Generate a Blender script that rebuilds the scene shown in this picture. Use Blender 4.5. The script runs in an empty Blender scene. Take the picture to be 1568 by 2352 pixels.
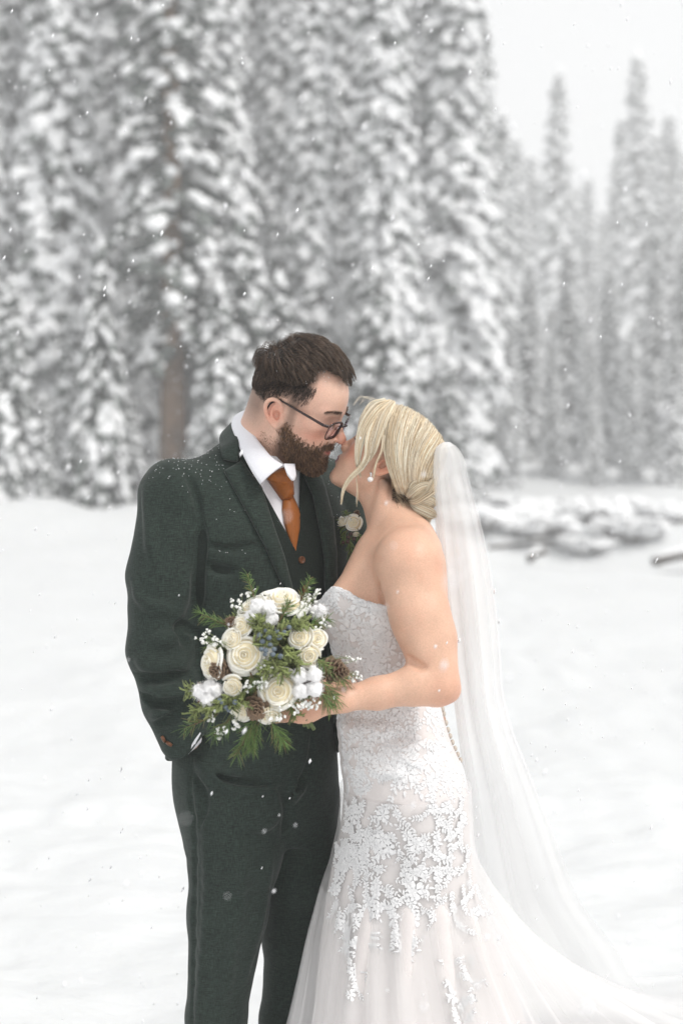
import bpy, bmesh, math, random
import numpy as np
from mathutils import Vector, Matrix
from mathutils.bvhtree import BVHTree

# ------------------------------------------------------------------ camera, sky, sun, exposure
scene = bpy.context.scene
COL = scene.collection
CAMY, CAMZ, FPX, HZ, CU = -2.84, 1.55, 50.0/36.0*2352.0, 1100.0, 784.0
cam = bpy.data.cameras.new('camera')
cam.sensor_fit = 'VERTICAL'; cam.sensor_height = 36; cam.sensor_width = 24; cam.lens = 50
cam.shift_y = -76.0/2352.0
cam.clip_start = 0.05; cam.clip_end = 2000
cam.dof.use_dof = True; cam.dof.focus_distance = 2.80; cam.dof.aperture_fstop = 2.3
cam_o = bpy.data.objects.new('camera', cam); COL.objects.link(cam_o)
cam_o.location = (0, CAMY, CAMZ); cam_o.rotation_euler = (math.radians(90), 0, 0)
scene.camera = cam_o

SUN_EL, SUN_AZ = math.radians(50), math.radians(122)      # azimuth clockwise from +Y
world = bpy.data.worlds.new('World'); scene.world = world; world.use_nodes = True
wn = world.node_tree; wn.nodes.clear()
sky = wn.nodes.new('ShaderNodeTexSky'); sky.sky_type = 'NISHITA'; sky.sun_disc = False
sky.sun_elevation = SUN_EL; sky.sun_rotation = SUN_AZ
sky.air_density = 1.0; sky.dust_density = 4.0; sky.ozone_density = 0.6
hs = wn.nodes.new('ShaderNodeHueSaturation'); hs.inputs['Saturation'].default_value = 0.03
wmix = wn.nodes.new('ShaderNodeMix'); wmix.data_type = 'RGBA'; wmix.inputs[0].default_value = 0.8
wmix.inputs[7].default_value = (9.0, 9.06, 9.1, 1)      # the even cloud cover over the blue
bg = wn.nodes.new('ShaderNodeBackground'); bg.inputs['Strength'].default_value = 0.087
wo = wn.nodes.new('ShaderNodeOutputWorld')
wn.links.new(sky.outputs[0], hs.inputs['Color']); wn.links.new(hs.outputs[0], wmix.inputs[6])
wn.links.new(wmix.outputs[2], bg.inputs['Color']); wn.links.new(bg.outputs[0], wo.inputs[0])

sun = bpy.data.lights.new('sun', 'SUN'); sun.energy = 1.5; sun.angle = math.radians(16); sun.color = (1.0, 0.97, 0.93)
sun_o = bpy.data.objects.new('sun', sun); COL.objects.link(sun_o)
sd = Vector((math.sin(SUN_AZ)*math.cos(SUN_EL), math.cos(SUN_AZ)*math.cos(SUN_EL), math.sin(SUN_EL)))
sun_o.rotation_euler = sd.to_track_quat('Z', 'Y').to_euler(); sun_o.location = sd*30

vs = scene.view_settings
vs.view_transform = 'Standard'; vs.look = 'None'; vs.exposure = 0.50; vs.gamma = 1.0; vs.use_curve_mapping = False
scene.cycles.max_bounces = 8; scene.cycles.transparent_max_bounces = 24
scene.cycles.volume_bounces = 1
scene.cycles.use_denoising = True

# ------------------------------------------------------------------ helpers
rng = np.random.default_rng(7)
random.seed(7)

def W(u, v, y=0.0):
    d = y - CAMY
    return Vector(((u - CU)/FPX*d, y, CAMZ - (v - HZ)/FPX*d))

def Wn(u, v, y=0.0): return np.array(W(u, v, y))

def tag(o, label=None, cat=None, group=None, kind=None):
    if label: o['label'] = label
    if cat: o['category'] = cat
    if group: o['group'] = group
    if kind: o['kind'] = kind
    return o

def empty(name, loc=(0, 0, 0)):
    o = bpy.data.objects.new(name, None); COL.objects.link(o); o.location = loc
    o.empty_display_size = 0.1
    return o

def link_mesh(name, me, mat=None, parent=None):
    o = bpy.data.objects.new(name, me); COL.objects.link(o)
    if mat is not None:
        me.materials.append(mat)
    if parent is not None:
        o.parent = parent
        o.matrix_parent_inverse = root_matrix(parent).inverted()
    return o

def root_matrix(p):
    m = Matrix.Translation(p.location) @ p.rotation_euler.to_matrix().to_4x4() @ Matrix.Diagonal((*p.scale, 1))
    if p.parent is not None:
        m = root_matrix(p.parent) @ p.matrix_parent_inverse @ m
    return m

def np_mesh(name, V, F, smooth=True, color=None, col_name='Col'):
    """V (n,3); F (m,k) array or list of arrays with the same or different k"""
    me = bpy.data.meshes.new(name)
    V = np.ascontiguousarray(V, dtype=np.float32)
    if isinstance(F, np.ndarray): F = [F]
    F = [np.asarray(f, dtype=np.int32) for f in F if len(f)]
    loops = np.concatenate([f.ravel() for f in F])
    tot = np.concatenate([np.full(len(f), f.shape[1], dtype=np.int32) for f in F])
    start = np.concatenate([[0], np.cumsum(tot)[:-1]]).astype(np.int32)
    me.vertices.add(len(V)); me.vertices.foreach_set('co', V.ravel())
    me.loops.add(len(loops)); me.loops.foreach_set('vertex_index', loops)
    me.polygons.add(len(tot)); me.polygons.foreach_set('loop_start', start); me.polygons.foreach_set('loop_total', tot)
    me.update(calc_edges=True)
    me.polygons.foreach_set('use_smooth', np.full(len(tot), smooth, dtype=bool))
    if color is not None:
        a = me.color_attributes.new(col_name, 'FLOAT_COLOR', 'POINT')
        c = np.ones((len(V), 4), dtype=np.float32); c[:, :3] = color
        a.data.foreach_set('color', c.ravel())
    return me

def np_obj(name, V, F, mat=None, parent=None, smooth=True, color=None):
    return link_mesh(name, np_mesh(name, V, F, smooth, color), mat, parent)

class Soup:
    """collects vertices and faces of one mesh"""
    def __init__(s): s.V = []; s.F = {}; s.n = 0; s.C = []
    def add(s, V, F, color=None):
        V = np.asarray(V, dtype=float).reshape(-1, 3)
        for f in (F if isinstance(F, list) else [F]):
            f = np.asarray(f, dtype=np.int64)
            if len(f): s.F.setdefault(f.shape[1], []).append(f + s.n)
        s.V.append(V); s.n += len(V)
        c = np.ones((len(V), 3)) if color is None else np.broadcast_to(np.asarray(color, dtype=float), (len(V), 3))
        s.C.append(c)
    def mesh(s, name, smooth=True, color=False):
        return np_mesh(name, np.concatenate(s.V), [np.concatenate(f) for f in s.F.values()], smooth,
                       np.concatenate(s.C) if color else None)
    def obj(s, name, mat=None, parent=None, smooth=True, color=False):
        return link_mesh(name, s.mesh(name, smooth, color), mat, parent)

def unit(v):
    v = np.asarray(v, dtype=float); n = np.linalg.norm(v, axis=-1, keepdims=True)
    return v/np.maximum(n, 1e-9)

def tubes(P, R, sides=3, color=None):
    """P (n,k,3) strands, R (n,k) radii -> verts, quads, colour per vertex"""
    P = np.asarray(P, dtype=float); n, k, _ = P.shape
    R = np.broadcast_to(R, (n, k))
    T = np.gradient(P, axis=1); T = unit(T)
    ref = np.tile(np.array([0.31, -0.52, 0.8]), (n, 1)); t0 = T[:, k//2]
    ref = np.where((np.abs((ref*t0).sum(1)) > 0.92)[:, None], np.array([0.9, 0.3, -0.2]), ref)
    A = unit(np.cross(T, ref[:, None, :])); B = np.cross(T, A)
    ang = np.arange(sides)*2*math.pi/sides
    V = P[:, :, None, :] + R[:, :, None, None]*(np.cos(ang)[None, None, :, None]*A[:, :, None, :] + np.sin(ang)[None, None, :, None]*B[:, :, None, :])
    idx = np.arange(n*k*sides).reshape(n, k, sides)
    a = idx[:, :-1, :]; b = idx[:, 1:, :]
    F = np.stack([a, np.roll(a, -1, 2), np.roll(b, -1, 2), b], -1).reshape(-1, 4)
    C = None
    if color is not None:
        C = np.repeat(np.asarray(color, dtype=float), k*sides, axis=0)
    return V.reshape(-1, 3), F, C

def tube1(pts, rad, sides=8, cap=True):
    P = np.asarray(pts, dtype=float)[None]; k = P.shape[1]
    V, F, _ = tubes(P, np.asarray(rad, dtype=float).reshape(1, -1) if np.ndim(rad) else np.full((1, k), rad), sides)
    Fs = [F]
    if cap:
        n0 = len(V)
        V = np.concatenate([V, P[0][:1], P[0][-1:]])
        i = np.arange(sides); j = (i+1) % sides
        Fs.append(np.stack([np.full(sides, n0), j, i], -1))
        Fs.append(np.stack([np.full(sides, n0+1), (k-1)*sides+i, (k-1)*sides+j], -1))
    return V, Fs

def spline(pts, n):
    """Catmull-Rom resample of a polyline to n points (chord-length parameter)"""
    P = np.asarray(pts, dtype=float)
    if len(P) == 2:
        t = np.linspace(0, 1, n)[:, None]; return P[0]*(1-t)+P[1]*t
    s = np.concatenate([[0], np.cumsum(np.maximum(np.linalg.norm(np.diff(P, axis=0), axis=1), 1e-6))])
    M = np.gradient(P, s, axis=0)
    q = np.linspace(0, s[-1], n); i = np.clip(np.searchsorted(s, q, side='right')-1, 0, len(P)-2)
    h = (s[i+1]-s[i]); t = (q-s[i])/h; t = t[:, None]; h = h[:, None]
    return (2*t**3-3*t**2+1)*P[i]+(t**3-2*t**2+t)*h*M[i]+(-2*t**3+3*t**2)*P[i+1]+(t**3-t**2)*h*M[i+1]

def hermite1(xs, ys, q):
    xs = np.asarray(xs, dtype=float); ys = np.asarray(ys, dtype=float)
    m = np.gradient(ys, xs)
    q = np.clip(q, xs[0], xs[-1]); i = np.clip(np.searchsorted(xs, q, side='right')-1, 0, len(xs)-2)
    h = xs[i+1]-xs[i]; t = (q-xs[i])/h
    return (2*t**3-3*t**2+1)*ys[i]+(t**3-2*t**2+t)*h*m[i]+(-2*t**3+3*t**2)*ys[i+1]+(t**3-t**2)*h*m[i+1]

# value noise on arrays
_H = rng.random(65536).astype(np.float32)
def _hash(i, j, k): return _H[(i*73856093 ^ j*19349663 ^ k*83492791) & 65535]
def vnoise(X, Y, Z):
    i = np.floor(X).astype(np.int64); j = np.floor(Y).astype(np.int64); k = np.floor(Z).astype(np.int64)
    fx = X-i; fy = Y-j; fz = Z-k
    fx = fx*fx*(3-2*fx); fy = fy*fy*(3-2*fy); fz = fz*fz*(3-2*fz)
    def L(dx): 
        a = _hash(i+dx, j, k)*(1-fy)+_hash(i+dx, j+1, k)*fy
        b = _hash(i+dx, j, k+1)*(1-fy)+_hash(i+dx, j+1, k+1)*fy
        return a*(1-fz)+b*fz
    return (L(0)*(1-fx)+L(1)*fx)*2-1

# ------------------------------------------------------------------ implicit modelling
class Frame:
    def __init__(s, o=(0, 0, 0), F=(1, 0, 0), L=(0, 1, 0), U=(0, 0, 1), k=1.0):
        s.o = np.array(o, dtype=float); s.M = np.array([F, L, U], dtype=float); s.k = k
    def w(s, p): return s.o + s.k*(np.asarray(p, dtype=float) @ s.M)
    def l(s, P): return ((np.asarray(P, dtype=float)-s.o) @ s.M.T)/s.k
WORLD = Frame()

def head_frame(o, pitch, yaw, roll, side, k):
    """side=+1 looks towards +X, -1 towards -X; pitch up positive; yaw towards the camera positive"""
    p, y, r = (math.radians(a) for a in (pitch, yaw, roll))
    F = np.array([side*math.cos(p)*math.cos(y), -math.cos(p)*math.sin(y), math.sin(p)])
    L0 = unit(np.cross([0, 0, 1], F)); U0 = np.cross(F, L0)
    L = math.cos(r)*L0+math.sin(r)*U0; U = np.cross(F, L)
    return Frame(o, F, L, U, k)

class Field:
    def __init__(s, xs, ys, zs):
        s.ax = [np.asarray(a, dtype=np.float32) for a in (xs, ys, zs)]
        s.d = np.full([len(a) for a in s.ax], 0.2, dtype=np.float32)
    def sub(s, lo, hi):
        sl = []
        for a, l, h in zip(s.ax, lo, hi):
            i = max(0, int(np.searchsorted(a, l))-2); j = min(len(a), int(np.searchsorted(a, h))+2)
            sl.append(slice(i, j))
        return tuple(sl)
    def grid(s, sl):
        x, y, z = (a[q] for a, q in zip(s.ax, sl))
        return x[:, None, None], y[None, :, None], z[None, None, :]
    def merge(s, sl, n, op, k):
        a = s.d[sl]
        if op == 'u':
            h = np.clip(0.5+0.5*(n-a)/k, 0, 1); s.d[sl] = n*(1-h)+a*h-k*h*(1-h)
        elif op == 's':
            n = -n; h = np.clip(0.5-0.5*(n-a)/k, 0, 1); s.d[sl] = n*(1-h)+a*h+k*h*(1-h)
        elif op == 'i':
            h = np.clip(0.5-0.5*(n-a)/k, 0, 1); s.d[sl] = n*(1-h)+a*h+k*h*(1-h)
    def loc(s, sl, fr):
        X, Y, Z = s.grid(sl)
        if fr is WORLD: return X, Y, Z
        X = X-np.float32(fr.o[0]); Y = Y-np.float32(fr.o[1]); Z = Z-np.float32(fr.o[2]); M = (fr.M/fr.k).astype(np.float32)
        return tuple(M[i, 0]*X+M[i, 1]*Y+M[i, 2]*Z for i in range(3))
    def ell(s, c, r, k=0.01, op='u', fr=WORLD, tilt=None):
        r = np.asarray(r, dtype=np.float32); c = np.asarray(c, dtype=float)
        cw = fr.w(c); R = (float(r.max())+k)*fr.k+0.008
        sl = s.sub(cw-R, cw+R)
        a, b, e = s.loc(sl, fr); a = a-np.float32(c[0]); b = b-np.float32(c[1]); e = e-np.float32(c[2])
        if tilt is not None:
            T = np.asarray(tilt, dtype=np.float32); a, b, e = (T[i, 0]*a+T[i, 1]*b+T[i, 2]*e for i in range(3))
        k0 = np.sqrt((a/r[0])**2+(b/r[1])**2+(e/r[2])**2); k1 = np.sqrt((a/r[0]**2)**2+(b/r[1]**2)**2+(e/r[2]**2)**2)
        n = k0*(k0-1)/np.maximum(k1, 1e-6)*np.float32(fr.k)
        s.merge(sl, n.astype(np.float32), op, k*fr.k)
    def cap(s, a, b, ra, rb=None, k=0.01, op='u', fr=WORLD):
        rb = ra if rb is None else rb
        a = np.asarray(a, dtype=float); b = np.asarray(b, dtype=float)
        aw, bw = fr.w(a), fr.w(b); R = (max(ra, rb)+k)*fr.k+0.008
        sl = s.sub(np.minimum(aw, bw)-R, np.maximum(aw, bw)+R)
        x, y, z = s.loc(sl, fr); ab = (b-a).astype(np.float32); L2 = max(float((ab*ab).sum()), 1e-12)
        x = x-np.float32(a[0]); y = y-np.float32(a[1]); z = z-np.float32(a[2])
        t = np.clip((x*ab[0]+y*ab[1]+z*ab[2])/np.float32(L2), 0, 1)
        n = np.sqrt((x-t*ab[0])**2+(y-t*ab[1])**2+(z-t*ab[2])**2)-(np.float32(ra)+np.float32(rb-ra)*t)
        s.merge(sl, (n*np.float32(fr.k)).astype(np.float32), op, k*fr.k)
    def chain(s, pts, rad, k=0.01, op='u', fr=WORLD):
        for i in range(len(pts)-1): s.cap(pts[i], pts[i+1], rad[i], rad[i+1], k, op, fr)
    def loft(s, zs, cx, cy, rx, ry, k=0.01, op='u', fr=WORLD, power=2.0, disp=None, zmin=None, zmax=None):
        """stack of ellipses along the frame's up axis"""
        zs = np.asarray(zs, dtype=float)
        m = max(np.max(np.abs(cx)+np.abs(rx)), np.max(np.abs(cy)+np.abs(ry)))+k
        C = np.array([fr.w((sx*m, sy*m, zz)) for sx in (-1, 1) for sy in (-1, 1) for zz in (zs[0]-.03, zs[-1]+.03)])
        sl = s.sub(C.min(0), C.max(0))
        x, y, z = s.loc(sl, fr)
        tz = np.linspace(zs[0], zs[-1], 400)
        tab = [hermite1(zs, q, tz).astype(np.float32) for q in (cx, cy, rx, ry)]
        I = lambda t: np.interp(z, tz, t).astype(np.float32)
        CX, CY, RX, RY = (I(t) for t in tab)
        a = np.abs((x-CX)/RX); b = np.abs((y-CY)/RY)
        rho = (a**power+b**power)**(1.0/power)
        gr = np.sqrt((a/RX)**2+(b/RY)**2)/np.maximum(np.sqrt(a*a+b*b), 1e-5)
        n = (rho-1)/np.maximum(gr, 1e-3)
        zc = np.maximum(zs[0]-z, z-zs[-1])
        n = np.maximum(n, zc)*fr.k
        if disp is not None: n = n+disp(x, y, z)
        s.merge(sl, n.astype(np.float32), op, k)
    def poly_cut(s, poly, cond=None, k=0.002, inside=True):
        """remove what projects inside (or outside) a polygon given in picture units, in metres at the voxel's depth"""
        X, Y, Z = s.grid((slice(None),)*3)
        d = Y-CAMY; U = X/d*FPX+CU; Vv = HZ-(Z-CAMZ)/d*FPX
        U, Vv = np.broadcast_arrays(U, Vv)
        n = (poly_sd(poly, U, Vv)/(FPX/d)).astype(np.float32)
        if not inside: n = -n
        if cond is not None: n = np.where(cond(X, Y, Z), n, np.float32(0.2))
        s.merge((slice(None),)*3, n, 's', k)
    def add_noise(s, amp, scale, sl=(slice(None),)*3):
        X, Y, Z = np.broadcast_arrays(*s.grid(sl))
        m = np.abs(s.d[sl]) < 0.03
        q = s.d[sl]
        q[m] += (amp*vnoise(X[m]*scale, Y[m]*scale, Z[m]*scale)).astype(np.float32)
        s.d[sl] = q
    def mesh(s):
        return surface_nets(s.d, s.ax)

def poly_sd(poly, U, V):
    """signed distance to a closed polygon (negative inside), picture units"""
    P = np.asarray(poly, dtype=np.float32); best = np.full(U.shape, 1e12, dtype=np.float32); ins = np.zeros(U.shape, dtype=bool)
    for i in range(len(P)):
        a = P[i]; b = P[(i+1) % len(P)]; e = b-a
        wx = U-a[0]; wy = V-a[1]
        t = np.clip((wx*e[0]+wy*e[1])/max(float(e@e), 1e-9), 0, 1)
        best = np.minimum(best, (wx-t*e[0])**2+(wy-t*e[1])**2)
        c = (V >= min(a[1], b[1])) & (V < max(a[1], b[1]))
        if abs(e[1]) > 1e-9: ins ^= c & (U < a[0]+(V-a[1])*e[0]/e[1])
    r = np.sqrt(best)
    return np.where(ins, -r, r)

def surface_nets(d, ax):
    ins = d < 0
    nx, ny, nz = d.shape
    cnt = np.zeros((nx-1, ny-1, nz-1), dtype=np.int8)
    for i in (0, 1):
        for j in (0, 1):
            for k in (0, 1): cnt += ins[i:nx-1+i, j:ny-1+j, k:nz-1+k]
    act = (cnt > 0) & (cnt < 8)
    I, J, K = np.nonzero(act)
    n = len(I); vid = np.full(act.shape, -1, dtype=np.int32); vid[I, J, K] = np.arange(n)
    S = np.zeros((n, 3)); N = np.zeros(n)
    cor = [(i, j, k) for i in (0, 1) for j in (0, 1) for k in (0, 1)]
    val = {c: d[I+c[0], J+c[1], K+c[2]] for c in cor}
    pos = lambda c: np.stack([ax[0][I+c[0]], ax[1][J+c[1]], ax[2][K+c[2]]], -1)
    for c in cor:
        for a in range(3):
            if c[a]: continue
            e = list(c); e[a] = 1; e = tuple(e)
            A, B = val[c], val[e]; m = (A < 0) != (B < 0)
            if not m.any(): continue
            t = A[m]/(A[m]-B[m])
            p = pos(c)[m]; q = pos(e)[m]
            S[m] += p+(q-p)*t[:, None]; N[m] += 1
    V = S/np.maximum(N, 1)[:, None]
    F = []
    for a in range(3):
        sl0 = [slice(None)]*3; sl1 = [slice(None)]*3; sl0[a] = slice(0, -1); sl1[a] = slice(1, None)
        A, B = ins[tuple(sl0)], ins[tuple(sl1)]
        ch = A != B
        b, c = (a+1) % 3, (a+2) % 3
        lim = [slice(None)]*3; lim[b] = slice(1, -1); lim[c] = slice(1, -1)
        m = np.zeros_like(ch); m[tuple(lim)] = ch[tuple(lim)]
        E = np.stack(np.nonzero(m), -1)
        if not len(E): continue
        fl = A[m]
        def g(db, dc):
            q = E.copy(); q[:, b] -= db; q[:, c] -= dc
            return vid[q[:, 0], q[:, 1], q[:, 2]]
        Q = np.stack([g(1, 1), g(0, 1), g(0, 0), g(1, 0)], -1)
        Q[~fl] = Q[~fl][:, ::-1]
        F.append(Q)
    return V, np.concatenate(F)

def axis(*segs):
    """axis((x0, x1, step), ...) -> joined coordinate array"""
    out = []
    for a, b, st in segs:
        n = max(1, int(round((b-a)/st))); q = np.linspace(a, b, n+1)
        out.append(q if not out else q[1:])
    return np.concatenate(out)

def bvh_of(V, F): return BVHTree.FromPolygons([tuple(v) for v in np.asarray(V).tolist()], np.asarray(F).tolist())

CAMP = Vector((0, CAMY, CAMZ))
def hit(bvh, u, v, default_y=0.0):
    """where the line through a picture point meets a built surface"""
    dr = (W(u, v, 0)-CAMP).normalized()
    loc, nor, _, _ = bvh.ray_cast(CAMP, dr)
    if loc is None:
        loc = W(u, v, default_y); near = bvh.find_nearest(loc)
        if near[0] is not None: return near[0], near[1]
        return loc, Vector((0, -1, 0))
    return loc, nor

def decal(poly, bvh, lift=0.002, thick=0.003, step=4.0, dome=0.0, y0=0.0, smooth_pts=True):
    """a patch of cloth laid on a surface: outline in picture units, followed onto the surface, given thickness"""
    P = np.asarray(poly, dtype=float)
    # resample the outline
    out = []
    for i in range(len(P)):
        a, b = P[i], P[(i+1) % len(P)]; n = max(1, int(np.linalg.norm(b-a)/step))
        for t in range(n): out.append(a+(b-a)*t/n)
    out = np.array(out)
    lo, hi = P.min(0), P.max(0)
    gx = np.arange(lo[0]+step*.5, hi[0], step); gy = np.arange(lo[1]+step*.5, hi[1], step)
    G = np.array([(x, y) for x in gx for y in gy])
    if len(G):
        G = G[poly_sd(P, G[:, 0], G[:, 1]) < -step*0.55]
    pts = np.concatenate([out, G]) if len(G) else out
    from mathutils.geometry import delaunay_2d_cdt
    n = len(out)
    res = delaunay_2d_cdt([Vector(p) for p in pts], [(i, (i+1) % n) for i in range(n)], [], 1, 0.01)
    v2, tris = res[0], [t for t in res[2]]
    sdv = -poly_sd(P, np.array([p.x for p in v2]), np.array([p.y for p in v2]))
    top, bot = [], []
    for p, s_ in zip(v2, sdv):
        l, nn = hit(bvh, p.x, p.y, y0)
        if nn.y > 0.2: nn = Vector((0, -1, 0))
        e = min(1.0, max(s_, 0)/8.0)
        top.append(l+nn*(lift+thick*(0.55+0.45*e)+dome*min(1, max(s_, 0)/25.0)))
        bot.append(l+nn*(lift-0.004))
    V = np.array([tuple(q) for q in top+bot]); m = len(top)
    T = np.array([tuple(t) for t in tris if len(t) == 3])
    # orient to the camera
    e1 = V[T[:, 1]]-V[T[:, 0]]; e2 = V[T[:, 2]]-V[T[:, 0]]; nr = np.cross(e1, e2)
    fl = (nr*(V[T[:, 0]]-np.array(CAMP))).sum(1) > 0
    T[fl] = T[fl][:, ::-1]
    from collections import Counter
    cnt = Counter(); edges = {}
    for t in T.tolist():
        for a, b in ((t[0], t[1]), (t[1], t[2]), (t[2], t[0])):
            cnt[frozenset((a, b))] += 1; edges[frozenset((a, b))] = (a, b)
    side = [(b, a, a+m, b+m) for k_, (a, b) in edges.items() if cnt[k_] == 1]
    return V, [T, T[:, ::-1]+m, np.array(side)]

def sheet(rows, thick=0.0):
    """grid (r,c,3) -> verts, quads (closed with thickness along the normals when thick>0)"""
    G = np.asarray(rows, dtype=float); r, c, _ = G.shape
    idx = np.arange(r*c).reshape(r, c)
    F = np.stack([idx[:-1, :-1], idx[:-1, 1:], idx[1:, 1:], idx[1:, :-1]], -1).reshape(-1, 4)
    V = G.reshape(-1, 3)
    if thick <= 0: return V, [F]
    du = np.gradient(G, axis=1); dv = np.gradient(G, axis=0); N = unit(np.cross(du, dv)).reshape(-1, 3)
    V2 = np.concatenate([V+N*thick/2, V-N*thick/2]); m = r*c
    b = np.concatenate([idx[0, :-1], idx[:-1, -1], idx[-1, :0:-1], idx[:0:-1, 0]])
    nb = np.roll(b, -1)
    S = np.stack([b, nb, nb+m, b+m], -1)
    return V2, [F[:, ::-1], F+m, S]

# ------------------------------------------------------------------ materials
MATS = {}
def mat(name, base, rough=0.7, attr=None, noise=None, bump=None, sss=0.0, sss_col=None, spec=0.5, sheen=0.0, metal=0.0, trans=0.0, alpha=1.0, ior=1.45, coat=0.0, attr_mix=1.0):
    if name in MATS: return MATS[name]
    m = bpy.data.materials.new(name); m.use_nodes = True; nt = m.node_tree; nt.nodes.clear()
    out = nt.nodes.new('ShaderNodeOutputMaterial'); p = nt.nodes.new('ShaderNodeBsdfPrincipled')
    nt.links.new(p.outputs[0], out.inputs[0])
    p.inputs['Base Color'].default_value = (*base, 1); p.inputs['Roughness'].default_value = rough
    p.inputs['Specular IOR Level'].default_value = spec; p.inputs['Metallic'].default_value = metal
    p.inputs['IOR'].default_value = ior; p.inputs['Coat Weight'].default_value = coat
    if sheen: p.inputs['Sheen Weight'].default_value = sheen; p.inputs['Sheen Roughness'].default_value = 0.5
    if trans: p.inputs['Transmission Weight'].default_value = trans
    if alpha < 1: p.inputs['Alpha'].default_value = alpha
    if sss:
        p.inputs['Subsurface Weight'].default_value = sss; p.inputs['Subsurface Scale'].default_value = 0.01
        p.inputs['Subsurface Radius'].default_value = sss_col or (1.0, 0.4, 0.25)
    colsock = None
    tc = nt.nodes.new('ShaderNodeTexCoord')
    if attr:
        a = nt.nodes.new('ShaderNodeVertexColor'); a.layer_name = attr; colsock = a.outputs[0]
    if noise:      # (scale xyz, detail, dark factor, light factor) multiplies the colour
        if not isinstance(noise, list): noise = [noise]
        for sc, det, lo, hi in noise:
            mp = nt.nodes.new('ShaderNodeMapping'); mp.inputs['Scale'].default_value = sc
            nz = nt.nodes.new('ShaderNodeTexNoise'); nz.inputs['Scale'].default_value = 1.0; nz.inputs['Detail'].default_value = det
            nt.links.new(tc.outputs['Object'], mp.inputs[0]); nt.links.new(mp.outputs[0], nz.inputs['Vector'])
            mr = nt.nodes.new('ShaderNodeMapRange'); mr.inputs[1].default_value = 0.3; mr.inputs[2].default_value = 0.7
            mr.inputs[3].default_value = lo; mr.inputs[4].default_value = hi
            nt.links.new(nz.outputs[0], mr.inputs[0])
            mx = nt.nodes.new('ShaderNodeMix'); mx.data_type = 'RGBA'; mx.blend_type = 'MULTIPLY'; mx.inputs[0].default_value = 1
            if colsock is None: mx.inputs[6].default_value = (*base, 1)
            else: nt.links.new(colsock, mx.inputs[6])
            nt.links.new(mr.outputs[0], mx.inputs[7]); colsock = mx.outputs[2]
    if colsock is not None: nt.links.new(colsock, p.inputs['Base Color'])
    if bump:       # (scale xyz, detail, strength, distance)
        prev = None
        for sc, det, st, di in (bump if isinstance(bump, list) else [bump]):
            mp = nt.nodes.new('ShaderNodeMapping'); mp.inputs['Scale'].default_value = sc
            nz = nt.nodes.new('ShaderNodeTexNoise'); nz.inputs['Scale'].default_value = 1.0; nz.inputs['Detail'].default_value = det
            nt.links.new(tc.outputs['Object'], mp.inputs[0]); nt.links.new(mp.outputs[0], nz.inputs['Vector'])
            b = nt.nodes.new('ShaderNodeBump'); b.inputs['Strength'].default_value = st; b.inputs['Distance'].default_value = di
            nt.links.new(nz.outputs[0], b.inputs['Height'])
            if prev is not None: nt.links.new(prev, b.inputs['Normal'])
            prev = b.outputs[0]
        nt.links.new(prev, p.inputs['Normal'])
    MATS[name] = m
    return m

def tulle(name, col, opacity, trans=0.35):
    """fine net: partly see-through, partly scattering"""
    m = bpy.data.materials.new(name); m.use_nodes = True; nt = m.node_tree; nt.nodes.clear()
    out = nt.nodes.new('ShaderNodeOutputMaterial')
    tr = nt.nodes.new('ShaderNodeBsdfTransparent'); df = nt.nodes.new('ShaderNodeBsdfDiffuse'); tl = nt.nodes.new('ShaderNodeBsdfTranslucent')
    df.inputs[0].default_value = (*col, 1); tl.inputs[0].default_value = (*col, 1)
    m1 = nt.nodes.new('ShaderNodeMixShader'); m1.inputs[0].default_value = trans
    nt.links.new(df.outputs[0], m1.inputs[1]); nt.links.new(tl.outputs[0], m1.inputs[2])
    m2 = nt.nodes.new('ShaderNodeMixShader'); m2.inputs[0].default_value = opacity
    nt.links.new(tr.outputs[0], m2.inputs[1]); nt.links.new(m1.outputs[0], m2.inputs[2])
    nt.links.new(m2.outputs[0], out.inputs[0])
    return m

def ico(sub=1):
    bm = bmesh.new(); bmesh.ops.create_icosphere(bm, subdivisions=sub, radius=1.0)
    V = np.array([v.co for v in bm.verts]); F = np.array([[v.index for v in f.verts] for f in bm.faces]); bm.free(); return V, F
ICO1, ICO2 = ico(1), ico(2)
# ------------------------------------------------------------------ setting: snow field, stream, forest, haze
snow = mat('snow', (.675, .685, .69), .7, noise=((3, 3, 3), 4, .985, 1.01), bump=[((5, 9, 5), 5, .5, .05), ((60, 60, 60), 3, .25, .006)], sss=.05, sss_col=(.6, .7, 1), spec=.3)
def smooth(a, b, x): t = np.clip((x-a)/(b-a), 0, 1); return t*t*(3-2*t)
def terrain(x, y):
    x = np.asarray(x, dtype=float); y = np.asarray(y, dtype=float); z0 = np.zeros_like(x+y)
    n = .05*vnoise(x*.5+7, y*.5, z0)+.048*vnoise(x*1.6, y*1.6+3, z0)+.034*vnoise(x*3.5, y*4.5, z0+5)+.018*vnoise(x*8, y*10, z0+9)
    near = 1-smooth(.6, 1.5, np.hypot(x*.7, y-.2)); n = n*(1-near)-.01
    n = n*np.where(y > 3, 1.0, 1.0)
    left = smooth(12, 30, y)*1.15
    right = smooth(24.2, 26.0, y)*.62+smooth(27, 42, y)*1.4-.42*smooth(20.8, 22.2, y)*(1-smooth(23.6, 24.6, y))
    w = smooth(.5, 3.0, x-.02*(y-20))
    return n+left*(1-w)+right*w+.25*smooth(18, 40, y)*vnoise(x*.35, y*.35, z0+2)+.16*smooth(19, 25, y)*(1-w)*vnoise(x*1.1, y*.8, z0+12)+.42*np.exp(-((y-22.6-.8*vnoise(x*.3, z0, z0+4))/1.5)**2)*(1-w)*(.75+.5*vnoise(x*.7, z0+1, z0+3))
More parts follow.
